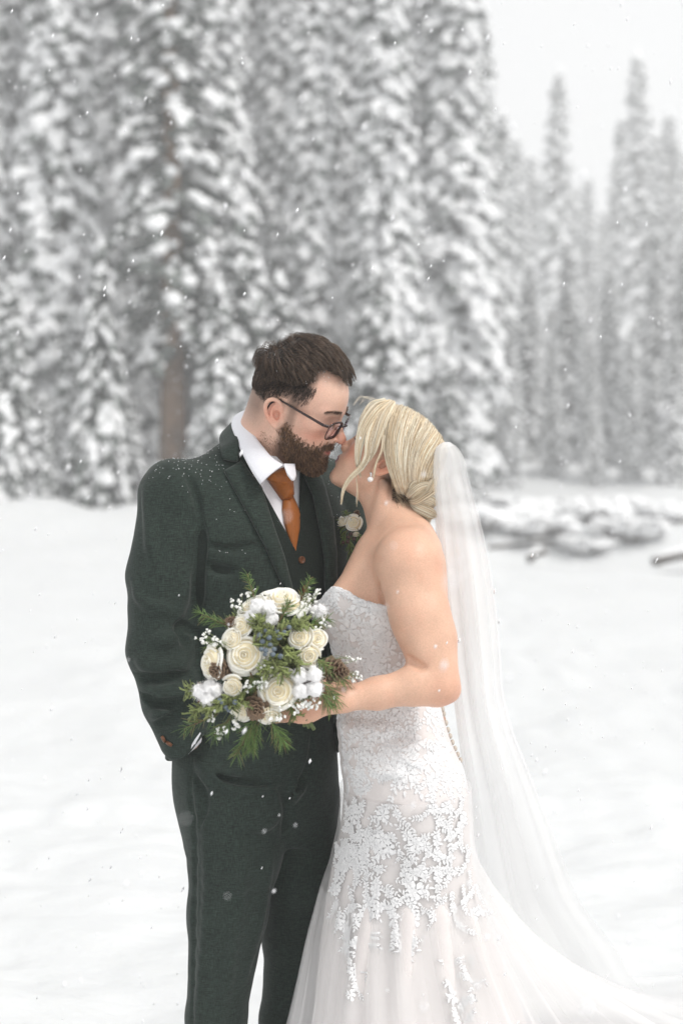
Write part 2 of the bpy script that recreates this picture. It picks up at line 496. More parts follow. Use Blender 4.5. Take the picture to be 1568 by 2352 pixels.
xs = axis((-70, -12, 3), (-12, -2.2, .35), (-2.2, 2.6, .055), (2.6, 14, .35), (14, 70, 3)); ys = axis((-8, -.5, .5), (-.5, 4.5, .055), (4.5, 12, .25), (12, 46, .35), (46, 140, 4))
X, Y = np.meshgrid(xs, ys); Z = terrain(X, Y); V, F = sheet(np.stack([X, Y, Z], -1))
tag(np_obj('ground', V, [q for q in F], snow), kind='structure')
def gz(x, y): return float(terrain(np.array([x]), np.array([y]))[0])

water = mat('stream_water', (.035, .04, .04), .12, noise=((.8, 3, 1), 3, .7, 1.3), bump=((3, 8, 1), 3, .3, .03))
X, Y = np.meshgrid(np.linspace(2.0, 30, 30), np.linspace(21.2, 24.6, 8)); V, F = sheet(np.stack([X, Y+.02*(X-6)*0, np.full_like(X, -.20)], -1)); tag(np_obj('stream', V, F, water), kind='structure')

bark = mat('spruce_bark', (.10, .072, .055), .9, noise=((8, 8, 3), 4, .5, 1.4), bump=((20, 20, 5), 4, .6, .03))
needle = mat('spruce_needles', (.095, .105, .098), .8, noise=((2.6, 2.6, 2.6), 4, .35, 2.6))
tree_snow = mat('tree_snow', (.93, .935, .94), .75, noise=((1.5, 1.5, 1.5), 3, .95, 1.03), bump=((6, 6, 6), 3, .4, .05), spec=.25)
def spruce_meshes(seed, H, spread, z0, boughs, load, needles=1.0):
    r = np.random.default_rng(seed); tr, cr, sn = Soup(), Soup(), Soup()
    lean = r.standard_normal(2)*.012*H
    zz = np.linspace(0, 1, 9); pts = np.stack([lean[0]*zz**2, lean[1]*zz**2, H*zz], -1); tr.add(*tube1(pts, np.interp(zz, [0, .05, 1], [.016*H+.05, .012*H+.04, .01]), 9))
    for i in range(boughs):
        q = ((i+r.random())/boughs)**1.15; z = z0+(H-z0)*q*.985; a = i*2.39996+r.random()*.8
        l = spread*(1-q)**.75*(.7+.5*r.random())+.12
        if q < .12: l *= .75
        dr = .45+.5*(1-q)+.25*r.standard_normal()*.5
        base = np.array((lean[0]*(z/H)**2, lean[1]*(z/H)**2, z)); rad = np.array((math.cos(a), math.sin(a), 0)); tan = np.array((-math.sin(a), math.cos(a), 0))
        t = np.linspace(0, 1, 6); arc = base+rad*(l*t)[:, None]+np.array((0, 0, 1))*(l*(.18*t-dr*t*t))[:, None]
        # twigs: many narrow drooping slips of needles either side of the limb
        nt = int((10+10*l)*needles)
        tt = .08+.92*r.random(nt); p = np.stack([np.interp(tt, t, arc[:, k]) for k in range(3)], -1); sd = np.where(r.random(nt) < .5, 1, -1)
        wl = (.30*l*(1-tt*.6)+.10)*(.6+.6*r.random(nt))
        d = unit(tan*sd[:, None]+rad*(.6+.4*r.random((nt, 1)))+np.array((0, 0, -1))*(.45+.5*r.random((nt, 1)))); e = p+d*wl[:, None]
        wv = unit(np.cross(d, rad+np.array((0, 0, .3))))*(.045+.02*r.random((nt, 1))); hang = np.array((0, 0, -1))*(.10+.10*r.random((nt, 1)))
        Vq = np.stack([p-wv, p+wv, e+wv*.4, e-wv*.4], 1).reshape(-1, 3); ix = np.arange(nt*4).reshape(-1, 4); cr.add(Vq, ix)
        Vq = np.stack([p, e, e+hang*.6, p+hang], 1).reshape(-1, 3); cr.add(Vq, ix)
        cr.add(*tube1(arc, np.linspace(.03, .008, 6)*(.5+l*.4), 4, False))
        # pillows of snow along the limb
        nb = max(1, int((2.0+4.6*l)*load+r.random()))
        for k in range(nb):
            if r.random() > .5+.4*load: continue
            tk = .25+.75*r.random()**.7; c = np.array([np.interp(tk, t, arc[:, m]) for m in range(3)])
            s = (.060+.090*l*(1.1-.35*tk))*(.5+.9*r.random()**1.5)
            S = np.array((s*(.95+.35*r.random()), s*(.80+.3*r.random()), s*(.58+.25*r.random())))
            Vb = ICO1[0]*(1+.22*r.standard_normal((len(ICO1[0]), 1))*.6); Vb = Vb*S; Vb[:, 2] = np.where(Vb[:, 2] < 0, Vb[:, 2]*.5, Vb[:, 2])
            fall = unit(rad*1.0+np.array((0, 0, .18-dr*2*tk*.75))); up = unit(np.cross(fall, tan)*-1); up = up if up[2] > 0 else -up
            M = np.stack([fall, tan, up]); sn.add(c+r.standard_normal(3)*.05+tan*(r.random()-.5)*.5*l*(1-tk*.5)+Vb @ M+up*s*.18, ICO1[1])
    if load > .5:
        for k in range(5): sn.add(np.array((lean[0], lean[1], H-.12*k*spread*.5))+ICO1[0]*np.array((.05+.03*k, .05+.03*k, .10)), ICO1[1])
    return tr.mesh('trunk', True), cr.mesh('boughs', False), sn.mesh('snow_load', True)
PROTO = {}
warm_bark = mat('warm_bark', (.20, .13, .085), .9, noise=((8, 8, 3), 4, .5, 1.4), bump=((20, 20, 5), 4, .6, .03))
def proto(key, *a):
    ms = spruce_meshes(*a)
    for me, m_ in zip(ms, (warm_bark if key == 'open' else bark, needle, tree_snow)): me.materials.append(m_)
    PROTO[key] = (ms, a[1])
for i in range(4): proto('tall%d' % i, 21+i, 16, (.90, .72, 1.0, .82)[i], .8, 330, (5.4, 4.4, 5.0, 6.2)[i])
for i in range(2): proto('slim%d' % i, 31+i, 14, 1.15, .6, 190, 3.2)
proto('open', 41, 17, 1.15, 3.0, 150, 1.0, .8)
for i in range(2): proto('young%d' % i, 51+i, 5, 1.0, .15, 90, 1.6)
def tree(key, u, d, vtop=None, scale=None, rz=0, label='', group='', wid=1.0, name='spruce_tree'):
    y = d+CAMY; x = (u-CU)/FPX*d; z = gz(x, y); ms, H = PROTO[key]
    s = scale if scale else (CAMZ+(HZ-vtop)/FPX*d-z)/H
    o = empty(name, (x, y, z-.05)); o.rotation_euler.z = rz; o.scale = (s*wid, s*wid, s)
    tag(o, label, 'tree', group)
    for me, nme in zip(ms, ('trunk', 'boughs', 'snow_load')):
        c = bpy.data.objects.new(nme, me); COL.objects.link(c); c.parent = o
        if nme != 'trunk': c['kind'] = 'stuff'
    return o
rt = random.Random(5)
G1 = 'spruces of the forest wall'; L1 = 'tall snow-laden spruce in the dense forest wall, trunk hidden by its boughs'
for d, u0, st in ((30, -440, 190), (35, -480, 125), (41, -480, 98), (48, -440, 82), (57, -400, 72)):
    u = u0
    while u < (900 if d < 33 else 1050):
        if not (d < 37 and 310 < u < 490):
            tree('tall%d' % rt.randrange(4), u+rt.uniform(-25, 25), d+rt.uniform(-1.2, 1.2), scale=rt.uniform(1.0, 1.25)*(.7+d/100), rz=rt.random()*6, label=L1, group=G1, wid=rt.uniform(.8, 1.05))
        u += st
tree('open', 398, 28.2, scale=1.05, rz=1.0, label='old spruce with bare brown lower trunk and only thin snow on its limbs', wid=1.1)
L2 = 'slender spire-topped spruce standing pale against the white sky'; G2 = 'spruces against the open sky'
for u, vt, d in ((1100, 30, 56), (1000, -80, 50), (1045, 60, 60), (1140, 250, 66), (1195, 420, 72), (1175, 310, 98), (1222, 345, 106), (1270, 150, 92), (1345, 400, 112), (1415, 262, 98), (1475, 112, 92), (1540, 250, 96), (1600, 190, 90), (1320, 420, 118), (1150, 420, 108), (1385, 470, 122), (1448, 330, 104), (1510, 300, 110), (1245, 440, 116), (1570, 330, 112), (1660, 240, 96), (1720, 300, 100), (1790, 180, 92)):
    tree('slim%d' % rt.randrange(2), u, d, vtop=vt, rz=rt.random()*6, label=L2, group=G2, wid=rt.uniform(.85, 1.15))
L3 = 'mid-height bushy spruce heavy with snow below the spire-topped spruces'; G3 = 'mid-height spruces by the far bank'
for u, vt, d in ((1125, 490, 40), (1060, 560, 37), (1215, 600, 44), (1305, 545, 46), (1400, 600, 45), (1500, 520, 44), (1570, 560, 42), (1170, 720, 38), (1270, 760, 39), (1360, 780, 38), (1450, 740, 38), (1545, 760, 37), (985, 640, 36), (1010, 480, 39), (1640, 560, 42), (1720, 620, 40), (1800, 520, 43)):
    tree(rt.choice(('slim0', 'slim1', 'tall1')), u, d, vtop=vt, rz=rt.random()*6, label=L3, group=G3, wid=rt.uniform(1.0, 1.5))
L4 = 'small young spruce wrapped in thick snow at the forest edge'; G4 = 'young spruces at the forest edge'
for u, vt, d, w in ((235, 540, 27, .6), (165, 700, 27.5, .7), (30, 630, 27, .8), (560, 470, 28, .85), (500, 640, 27, .8), (640, 620, 28, .8), (690, 780, 28, 1.0), (860, 600, 29, .9), (930, 760, 30, 1.0), (1030, 820, 31, 1.1), (100, 900, 27, 1.1), (290, 880, 27.5, 1.0), (880, 880, 28.5, 1.2)):
    tree('young%d' % rt.randrange(2), u, d, vtop=vt, rz=rt.random()*6, label=L4, group=G4, wid=w, name='young_spruce')
# snow-covered shrubs along the edge of the wood
def shrub_mesh(seed):
    r = np.random.default_rng(seed); a, b = Soup(), Soup()
    for i in range(70):
        ang = r.random()*6.28; l = .35+.55*r.random(); t = np.linspace(0, 1, 4)
        p = np.array((.25*r.standard_normal(), .25*r.standard_normal(), 0))+np.stack([math.cos(ang)*l*t*.8, math.sin(ang)*l*t*.8, l*1.2*t-.5*l*t*t], -1); a.add(*tube1(p, [.012, .010, .008, .004], 4, False))
        if r.random() < .9: b.add(p[-1-r.integers(0, 2)]+ICO1[0]*(1+.15*r.standard_normal((len(ICO1[0]), 1)))*np.array((.22, .20, .12))*(.4+.9*r.random()), ICO1[1])
    return a.mesh('twigs', True), b.mesh('snow_load', True)
SH = [shrub_mesh(k) for k in (1, 2, 3)]
for tw, sl_ in SH: tw.materials.append(bark); sl_.materials.append(tree_snow)
for i in range(36):
    u = (1060+24*i if i < 26 else (-40, 30, 95, 150, 215, 20, 180, 290, 470, 380)[i-26])+rt.uniform(-20, 20); d = rt.uniform(27.5, 34) if u > 1000 else rt.uniform(27, 29.5)
    y = d+CAMY; x = (u-CU)/FPX*d; o = empty('snowy_shrub', (x, y, gz(x, y)-.05)); o.rotation_euler.z = rt.random()*6; s_ = rt.uniform(.35, .75) if i < 26 else rt.uniform(.7, 1.3); o.scale = (s_*1.2, s_*1.2, s_)
    tag(o, 'low leafless shrub bent under snow at the foot of the forest', 'shrub', 'snowy shrubs along the forest foot')
    for me, nme in zip(SH[i % 3], ('twigs', 'snow_load')):
        c = bpy.data.objects.new(nme, me); COL.objects.link(c); c.parent = o; c['kind'] = 'stuff'
# fallen logs and rocks on the stream bank
log_m = mat('wet_log', (.085, .07, .06), .8, noise=((4, 4, 12), 3, .6, 1.3))
for k, (u0, u1, d, zc, r_) in enumerate(((1500, 1640, 26.2, .02, .09), (1215, 1262, 26.4, .06, .08), (1120, 1400, 27.6, .22, .045), (1370, 1560, 28.0, .38, .05))):
    a = np.array(((u0-CU)/FPX*d, d+CAMY, zc)); b = np.array(((u1-CU)/FPX*d, d+CAMY+.5, zc+.1)); o = empty('fallen_log', tuple(a))
    tag(o, ('thick dark log lying at the stream edge, thickest of the fallen logs', 'short dark log stub poking from the stream bank', 'thin fallen log low on the far stream bank under snow', 'thin fallen log high on the far stream bank under snow')[k], 'log')
    np_obj('wood', *tube1(spline([a, (a+b)/2+np.array((0, 0, .05)), b], 10), np.linspace(r_, r_*.7, 10), 9), log_m, o)
    c = spline([a+np.array((0, 0, r_*.9)), (a+b)/2+np.array((0, 0, .05+r_)), b+np.array((0, 0, r_*.7))], 12); np_obj('snow_cap', *tube1(c, np.abs(np.sin(np.linspace(.3, 2.9, 12)))*r_*.75, 8), tree_snow, o)

# the air, full of fine snow
hz_m = bpy.data.materials.new('haze_air'); hz_m.use_nodes = True; nt = hz_m.node_tree; nt.nodes.clear()
ho = nt.nodes.new('ShaderNodeOutputMaterial'); hv = nt.nodes.new('ShaderNodeVolumePrincipled')
hv.inputs['Color'].default_value = (.98, .985, .99, 1); hv.inputs['Density'].default_value = .0056; hv.inputs['Anisotropy'].default_value = .0
nt.links.new(hv.outputs[0], ho.inputs['Volume'])
x0, x1, y0, y1, z0, z1 = -75, 75, -10, 145, -2.2, 30
V = np.array([(x, y, z) for x in (x0, x1) for y in (y0, y1) for z in (z0, z1)]); F = np.array([(0, 1, 3, 2), (4, 6, 7, 5), (0, 4, 5, 1), (2, 3, 7, 6), (0, 2, 6, 4), (1, 5, 7, 3)])
tag(np_obj('haze', V, F, hz_m, None, False), kind='stuff')
# the stub that pokes through the snow
tw = tag(empty('broken_stub', W(1508, 2272, .96)), 'small dark broken stub poking out of the snow beyond the train', 'stub')
p0 = W(1510, 2275, 1.05); p0.z = gz(p0.x, p0.y)
np_obj('wood', *tube1(spline([np.array(p0)+np.array(q) for q in ((.02, .02, -.03), (.0, 0, .006), (-.018, -.01, .02), (-.03, -.015, .022))], 10), np.linspace(.016, .006, 10), 8), log_m, tw)
# ------------------------------------------------------------------ heads
def sculpt_head(f, fr, male):
    E = lambda c, r, k=.01, op='u', tilt=None: f.ell(c, r, k, op, fr, tilt)
    C = lambda a, b, ra, rb=None, k=.01, op='u': f.cap(a, b, ra, rb, k, op, fr)
    E((-.004, 0, .042), (.097, .077, .090))
    E((.040, 0, .050), (.059, .060, .060), .03)
    E((.040, 0, -.020), (.055, .057 if male else .054, .070), .03)
    for s in (1, -1):
        E((.056, s*.046, -.004), (.026, .021, .017), .02)
        jw = .049 if male else .042
        C((.010, s*jw, -.052), (.074, s*.018, -.088), .016 if male else .013, .015 if male else .012, .025)
        C((.004, s*.056, -.004), (.010, s*jw, -.052), .015, .015 if male else .012, .02)
        E((.058, s*.034, -.040), (.024, .020, .026), .02)
    if male:
        E((.080, 0, -.091), (.018, .021, .017), .018)
    else:
        E((.080, 0, -.090), (.016, .015, .015), .018)
    E((.076, 0, -.050), (.027, .030, .030), .02)
    # under the jaw
    E((.030, 0, -.070), (.045, .036, .028), .03)
    bz = .010 if male else .0065
    for s in (1, -1):
        C((.089, s*.012, .031), (.075, s*.047, .033), bz, bz*.8, .014)
        E((.104, s*.032, .013), (.018, .018, .011), .012, 's')
        E((.074, s*.031, .010), (.0145, .0155, .0135), .004)
        # upper-lid fold
        C((.0885, s*.022, .0165), (.078, s*.045, .014), .0022, .0015, .004)
    if male:
        C((.091, 0, .020), (.115, 0, -.016), .0072, .0095, .010)
        E((.1175, 0, -.021), (.0105, .0105, .0095), .006)
    else:
        C((.089, 0, .019), (.108, 0, -.014), .0060, .0078, .012)
        E((.1105, 0, -.0185), (.0088, .0088, .0082), .006)
    for s in (1, -1):
        E((.102, s*.0115, -.0255), (.0105, .0075, .0078), .005)
        E((.108, s*.0060, -.0335), (.0065, .0032, .0045), .002, 's')
    lip = 1.0 if male else 1.25
    for s in (1, -1):
        C((.1005, 0, -.0475), (.086, s*.023, -.053), .0052*lip, .0025, .004)
        C((.0975, 0, -.0605), (.086, s*.021, -.055), .0058*lip, .0028, .004)
        if male: C((.108, 0, -.0535), (.088, s*.026, -.0540), .0012, .0010, .003, 's')
        else: C((.110, 0, -.0540), (.088, s*.022, -.0540), .0026, .0010, .003, 's')
    E((.107, 0, -.0745), (.012, .020, .005), .008, 's')
    # ears
    for s in (1, -1):
        def ep(a, b, c): # a back, b up, c out
            t = math.radians(16); ca, sa = math.cos(t), math.sin(t)
            a2 = a*ca+b*sa; b2 = -a*sa+b*ca
            return (-.006-a2, s*(.073+c*(1 if male else .55)+a2*(.25 if male else .10)), .002+b2)
        base = [(.006, .010), (.010, -.002), (.003, -.017)]
        for i, (a, b) in enumerate(base): E(ep(a, b, .003), (.015, .0050, .015), .006)
        helix = [(-.006, .004, .006), (-.006, .016, .006), (.000, .026, .008), (.010, .030, .011), (.020, .024, .013), (.0235, .010, .013),
                 (.0215, -.004, .011), (.015, -.016, .009), (.007, -.026, .007), (.000, -.029, .006), (-.005, -.022, .004)]
        hr = [.0030, .0033, .0036, .0038, .0038, .0036, .0034, .0036, .0048, .0052, .0040]
        f.chain([ep(*q) for q in spline(helix, 22)], np.interp(np.linspace(0, 10, 22), range(11), hr), .003, 'u', fr)
        E(ep(.003, -.005, .011), (.0090, .0105, .0115), .002, 's')
        E(ep(.011, .016, .012), (.0075, .0070, .0075), .003, 's')
        f.chain([ep(*q) for q in spline([(.004, .019, .006), (.0115, .008, .009), (.0125, -.005, .009), (.005, -.017, .008)], 8)], [.0026]*8, .003, 'u', fr)
        E(ep(-.0065, -.006, .006), (.004, .0035, .0065), .004)

def head_colors(L, male, base):
    """skin tint in head coordinates: lips, ears, nose, brows, stubble"""
    n = len(L); C = np.tile(np.array(base), (n, 1)); x, y, z = L.T; ay = np.abs(y)
    def blend(w, c):
        w = np.clip(w, 0, 1)[:, None]; C[:] = C*(1-w)+np.array(c)*w
    g = lambda cx, cy, cz, rx, ry, rz: np.exp(-(((x-cx)/rx)**2+((ay-cy)/ry)**2+((z-cz)/rz)**2))
    red = np.array(base)*np.array([1.0, .62, .55])
    blend(.55*g(.117, 0, -.022, .016, .016, .014), red)
    blend(.45*g(.075, .05, -.018, .03, .02, .02), red)
    ear = (ay > .076) & (x < .004) & (x > -.04) & (z > -.032) & (z < .036)
    blend(.6*np.exp(-(((x+.014)/.02)**2+((z)/.026)**2)**2)*np.clip((ay-.070)/.008, 0, 1), red)
    zl = -.0535
    lipz = np.where(z > zl, (z-zl)/(.0105 if not male else .0075), (zl-z)/(.0125 if not male else .009))
    lw = np.clip(1.6-1.6*(lipz**2+(ay/.0245)**2), 0, 1)*(x > .085)
    blend(lw, (.33, .035, .055) if not male else (.45, .16, .14))
    # brows
    bzc = .036-.10*np.maximum(ay-.034, 0)**1.0*0.8+ .05*np.minimum(ay-.034, 0)*-.6
    bw = np.exp(-((z-bzc)/.0042)**2)*((ay > .014) & (ay < .054))*(x > .06)
    blend(bw*(.35 if male else .8), (.075, .045, .03) if male else (.11, .07, .045))
    if male:
        lid = np.exp(-((z-.0035+.06*(ay-.031)*0)/.0016)**2)*np.exp(-((ay-.032)/.013)**2)*(x > .07); blend(lid*.75, (.05, .03, .025))
        cheek = np.interp(x, [-.01, .01, .04, .07, .1], [.01, -.012, -.038, -.046, -.040])
        bd = np.clip((cheek-z)/.016, 0, 1)*np.clip((x+.002)/.016, 0, 1)
        bd *= 1-lw
        blend(bd*.80, (.050, .026, .015))
        must = np.exp(-((z+.0405)/.0055)**2)*(ay < .03)*(x > .075); blend(must*.9, (.05, .026, .015))
        side = np.clip((z-.010)/.050, 0, 1)*np.clip((.052-x)/.02, 0, 1)
        blend(side*.86*(~ear), (.020, .014, .011))
        burn = np.clip((.034-x)/.01, 0, 1)*np.clip((x-.006)/.01, 0, 1)*(z < .05)*(z > -.05)
        blend(burn*.55*(~ear), (.06, .035, .022))
        nape = np.clip((-.03-x)/.03, 0, 1)*np.clip((z+.07)/.06, 0, 1)
        blend(nape*.62*(~ear), (.030, .02, .016))
        neck = np.clip((-.055-z)/.03, 0, 1)*(x > -.04)*(z > -.16)
        blend(neck*.28, (.12, .075, .055))
    else:
        eye = np.exp(-((z-.0185)/.003)**2)*np.exp(-((ay-.033)/.017)**2)*(x > .072); blend(eye*.8, (.03, .02, .02))
        sh = np.exp(-((z-.020)/.007)**2)*np.exp(-((ay-.034)/.018)**2)*(x > .07); blend(sh*.5, (.30, .13, .10))
        scalp = np.clip((z-.045+.35*np.minimum(x, .08)*0)/.02, 0, 1)*np.clip((.066-x+.2*(z-.05))/.02, 0, 1); blend(scalp*.9*(~ear), (.22, .15, .085))
        nape = np.clip((-.012-x)/.02, 0, 1)*np.clip((z+.055)/.03, 0, 1); blend(nape*.9*(~ear), (.06, .04, .025))
    return C

def mottle(C, V, spots):
    """uneven blood under cold skin: broad flush, small blotches, redder joints"""
    n = np.clip(vnoise(V[:, 0]*16, V[:, 1]*16, V[:, 2]*16), 0, 1)*.30+np.clip(vnoise(V[:, 0]*55+9, V[:, 1]*55, V[:, 2]*55), 0, 1)*.22
    for c, r, w in spots: n = n+w*np.exp(-((V-np.array(c))**2).sum(1)/r**2)
    w = np.clip(n, 0, .8)[:, None]
    return C*(1-w*(1-np.array((1.0, .80, .76))))
SKIN_M, SKIN_F = (.70, .45, .345), (.70, .44, .315)
skin = mat('skin', SKIN_M, .44, attr='Col', noise=[((25, 25, 25), 3, .94, 1.04), ((420, 420, 420), 3, .90, 1.06)], bump=[((420, 420, 420), 3, .22, .0012), ((40, 40, 40), 3, .12, .004)], sss=.12, spec=.42)
# ------------------------------------------------------------------ shared figure tools
def sculpt_hand(f, wrist, F, U, side, curl=(20, 35, 25), thumb=(0.55, 0.75, -0.35), k=1.0, spread=0.0):
    """F along the hand, U out of its back, side=+1 thumb on the left of F (seen along U down)"""
    F = unit(F); U = unit(np.asarray(U, dtype=float)-np.dot(U, F)*F); L = np.cross(U, F)*side
    fr = Frame(wrist, F, L, U, k)
    f.cap((-.03, 0, 0), (.02, 0, 0), .024, .023, .012, 'u', fr)
    f.ell((.048, 0, 0), (.050, .040, .0135), .012, 'u', fr)
    f.ell((.030, .022, -.008), (.026, .016, .013), .010, 'u', fr)
    for i, (yo, ln, r) in enumerate(((.029, .072, .0084), (.010, .080, .0086), (-.010, .075, .0082), (-.028, .060, .0074))):
        p = np.array([.086-abs(yo)*.12, yo, 0.0]); a = 0.0
        for j, (fr_l, c) in enumerate(zip((.46, .30, .24), curl)):
            a += math.radians(c+i*2)
            q = p+ln*fr_l*np.array([math.cos(a), spread*yo*4, -math.sin(a)])
            f.cap(p, q, r*(1-.08*j), r*(1-.08*(j+1)), .003, 'u', fr); p = q
    t = unit(np.array(thumb)); p = np.array([.022, .030, -.006]); q = p+.040*t
    f.cap(p, q, .0115, .0098, .006, 'u', fr)
    f.cap(q, q+.030*unit(t+np.array([.5, -.35, -.1])), .0098, .0078, .003, 'u', fr)

def scalp_sd(L):
    def el(p, c, r):
        q = (p-np.array(c))/np.array(r); k0 = np.linalg.norm(q, axis=-1); k1 = np.linalg.norm(q/np.array(r), axis=-1)
        return k0*(k0-1)/np.maximum(k1, 1e-6)
    a = el(L, (-.004, 0, .042), (.097, .077, .090)); b = el(L, (.040, 0, .050), (.059, .060, .060)); k = .03
    h = np.clip(.5+.5*(b-a)/k, 0, 1); a = b*(1-h)+a*h-k*h*(1-h)
    c = el(L, (.010, 0, -.030), (.062, .056, .075)); h = np.clip(.5+.5*(c-a)/k, 0, 1)
    return c*(1-h)+a*h-k*h*(1-h)

def scalp_n(L):
    e = 1e-4; g = np.stack([scalp_sd(L+np.eye(3)[i]*e)-scalp_sd(L-np.eye(3)[i]*e) for i in range(3)], -1)
    return unit(g)

def on_scalp(L, h):
    for _ in range(3): L = L+scalp_n(L)*(h-scalp_sd(L))[..., None]
    return L

def sample_mesh(V, F, n, mask=None):
    """random points on quads whose centre passes mask"""
    Fq = F; c = V[Fq].mean(1)
    m = mask(c) if mask is not None else np.ones(len(Fq), bool)
    Fq = Fq[m]; wgt = m[m].astype(float) if mask is None else None
    e1 = V[Fq[:, 1]]-V[Fq[:, 0]]; e2 = V[Fq[:, 3]]-V[Fq[:, 0]]
    nr = np.cross(V[Fq[:, 2]]-V[Fq[:, 0]], V[Fq[:, 3]]-V[Fq[:, 1]]); ar = np.linalg.norm(nr, axis=1)*.5
    i = rng.choice(len(Fq), n, p=ar/ar.sum()); a, b = rng.random((2, n, 1))
    q = Fq[i]
    P = (V[q[:, 0]]*(1-a)+V[q[:, 1]]*a)*(1-b)+(V[q[:, 3]]*(1-a)+V[q[:, 2]]*a)*b
    return P, unit(nr[i])

# ------------------------------------------------------------------ the groom
man = tag(empty('person', (-.15, .1, 0)), 'bearded man in dark green three-piece suit bending to a kiss, hand in pocket', 'person')
hm = head_frame((0, 0, 0), -22.5, 15, 12, 1, .955)
hm.o = np.array(W(640, 949, -.045))-(hm.w((-.006, -.076, .002)))
TH = math.radians(36)
mf = Frame((-.177, .11, 0), (math.sin(TH), -math.cos(TH), 0), (math.cos(TH), math.sin(TH), 0), (0, 0, 1))

NECK_T = hm.w((-.022, 0, -.055)); NECK_B = np.array(W(592, 1085, .085))
sR = Wn(402, 1140, .01); eR = Wn(372, 1490, -.02); wR = Wn(432, 1695, -.035)
sL = mf.w((0, .20, 1.505)); eL = np.array((.05, .31, 1.26)); wL = np.array((.14, .17, 1.11))
f = Field(axis((-.50, -.22, .008), (-.22, .05, .0022), (.05, .26, .008)), axis((-.2, -.10, .006), (-.10, .14, .0024), (.14, .42, .008)), axis((0, 1.5, .01), (1.5, 1.86, .0022)))
sculpt_head(f, hm, True)
f.cap(NECK_T, NECK_B, .058, .064, .03)
f.cap(hm.w((-.05, 0, -.02)), NECK_B+np.array((-.03, .05, 0)), .045, .05, .03)
f.loft([.86, .98, 1.12, 1.38, 1.5, 1.58], [0]*6, [0]*6, [.10, .11, .10, .12, .10, .06], [.15, .16, .15, .17, .17, .08], .03, 'u', mf)
for s_, e_, w_ in ((sR, eR, wR), (sL, eL, wL)):
    f.chain([s_, s_*.5+e_*.5, e_, e_*.4+w_*.6, w_], [.05, .048, .040, .036, .026], .02)
sculpt_hand(f, wR+np.array((.012, .03, 0)), Wn(505, 1815, .10)-wR, np.array((-.7, -.6, .2)), 1, (6, 8, 6), (.9, .3, -.3), .9)
sculpt_hand(f, wL, np.array((.35, -.35, -.5)), np.array((.3, .9, .1)), -1)
for s_, (h, kn, an) in enumerate(((Wn(535, 1860, .05), Wn(500, 2320, .05), np.array((-.25, .08, .09))), (Wn(675, 1870, .17), Wn(655, 2320, .18), np.array((-.11, .22, .09))))):
    f.chain([h, kn, an], [.06, .036, .034], .03)
    f.cap(an+np.array((-.02, .03, -.04)), an+np.array((.11, -.12, -.055)), .035, .03, .02)
V, F = f.mesh(); ML = hm.l(V)
col = head_colors(ML, True, SKIN_M)
far = np.linalg.norm(ML, axis=1) > .25; col[far] = SKIN_M
col = mottle(col, V, [(hm.w((.06, -.055, -.02)), .03, .5), (hm.w((.12, 0, -.02)), .02, .6)]); man_body_V, man_body_F, man_col = V, F, col
np_obj('body', V, F, skin, man, True, col)
bvh_man = bvh_of(V, F)

# ---- suit cloth
suit = mat('suit_wool', (.0205, .030, .0247), .85, noise=[((800, 800, 80), 2, .64, 1.46), ((80, 80, 800), 2, .64, 1.46), ((12, 12, 12), 3, .93, 1.07)], bump=[((900, 900, 300), 2, .25, .0015)], spec=.18, sheen=.12)
suit2 = mat('waistcoat_wool', (.016, .022, .0185), .85, noise=[((1300, 1300, 90), 2, .72, 1.32), ((90, 90, 1300), 2, .72, 1.32)], bump=[((900, 900, 300), 2, .25, .0015)], spec=.18, sheen=.04)
cotton = mat('white_cotton', (.78, .78, .82), .7, noise=((300, 300, 300), 2, .97, 1.02), bump=((14, 14, 14), 3, .3, .006))
silk = mat('rust_satin', (.33, .105, .020), .42, noise=((500, 500, 60), 2, .85, 1.12), bump=[((700, 700, 120), 2, .15, .001), ((18, 18, 18), 2, .25, .005)], spec=.3)
horn = mat('brown_button', (.14, .05, .018), .35, noise=((300, 300, 300), 3, .6, 1.4))
lining = mat('brown_lining', (.10, .05, .03), .5)

TZ = [.86, .98, 1.10, 1.24, 1.38, 1.47, 1.535, 1.585, 1.63, 1.66]
TX = [.0, .0, .0, .005, .012, .012, .010, .012, .02, .03]
TRX = [.135, .130, .124, .128, .133, .122, .100, .080, .062, .05]
TRY = [.200, .196, .186, .192, .202, .200, .175, .118, .072, .05]
def torso(f, off, zlo=.86, k=.01):
    i = [j for j, z in enumerate(TZ) if z >= zlo-.01]
    f.loft([TZ[j] for j in i], [TX[j] for j in i], [0]*len(i), [TRX[j]+off for j in i], [TRY[j]+off for j in i], k, 'u', mf, 2.25)
    for s in (1, -1):
        f.cap(mf.w((.005, s*.06, 1.565)), mf.w((0, s*.175, 1.512)), .052+off, .055+off, .04)
front = lambda lim=.0: (lambda X, Y, Z: ((X-mf.o[0])*mf.M[0, 0]+(Y-mf.o[1])*mf.M[0, 1]) > lim)

# shirt
f = Field(axis((-.42, .08, .005)), axis((-.12, .36, .005)), axis((.95, 1.70, .005)))
torso(f, -.018, .98); f.cap(NECK_T, NECK_B, .062, .068, .03)
f.merge((slice(None),)*3, np.broadcast_to(f.grid((slice(None),)*3)[2]-1.598, f.d.shape).astype(np.float32), 'i', .004)
shirt = np_obj('shirt', *f.mesh(), cotton, man); bvh_shirt = bvh_of(*f.mesh())
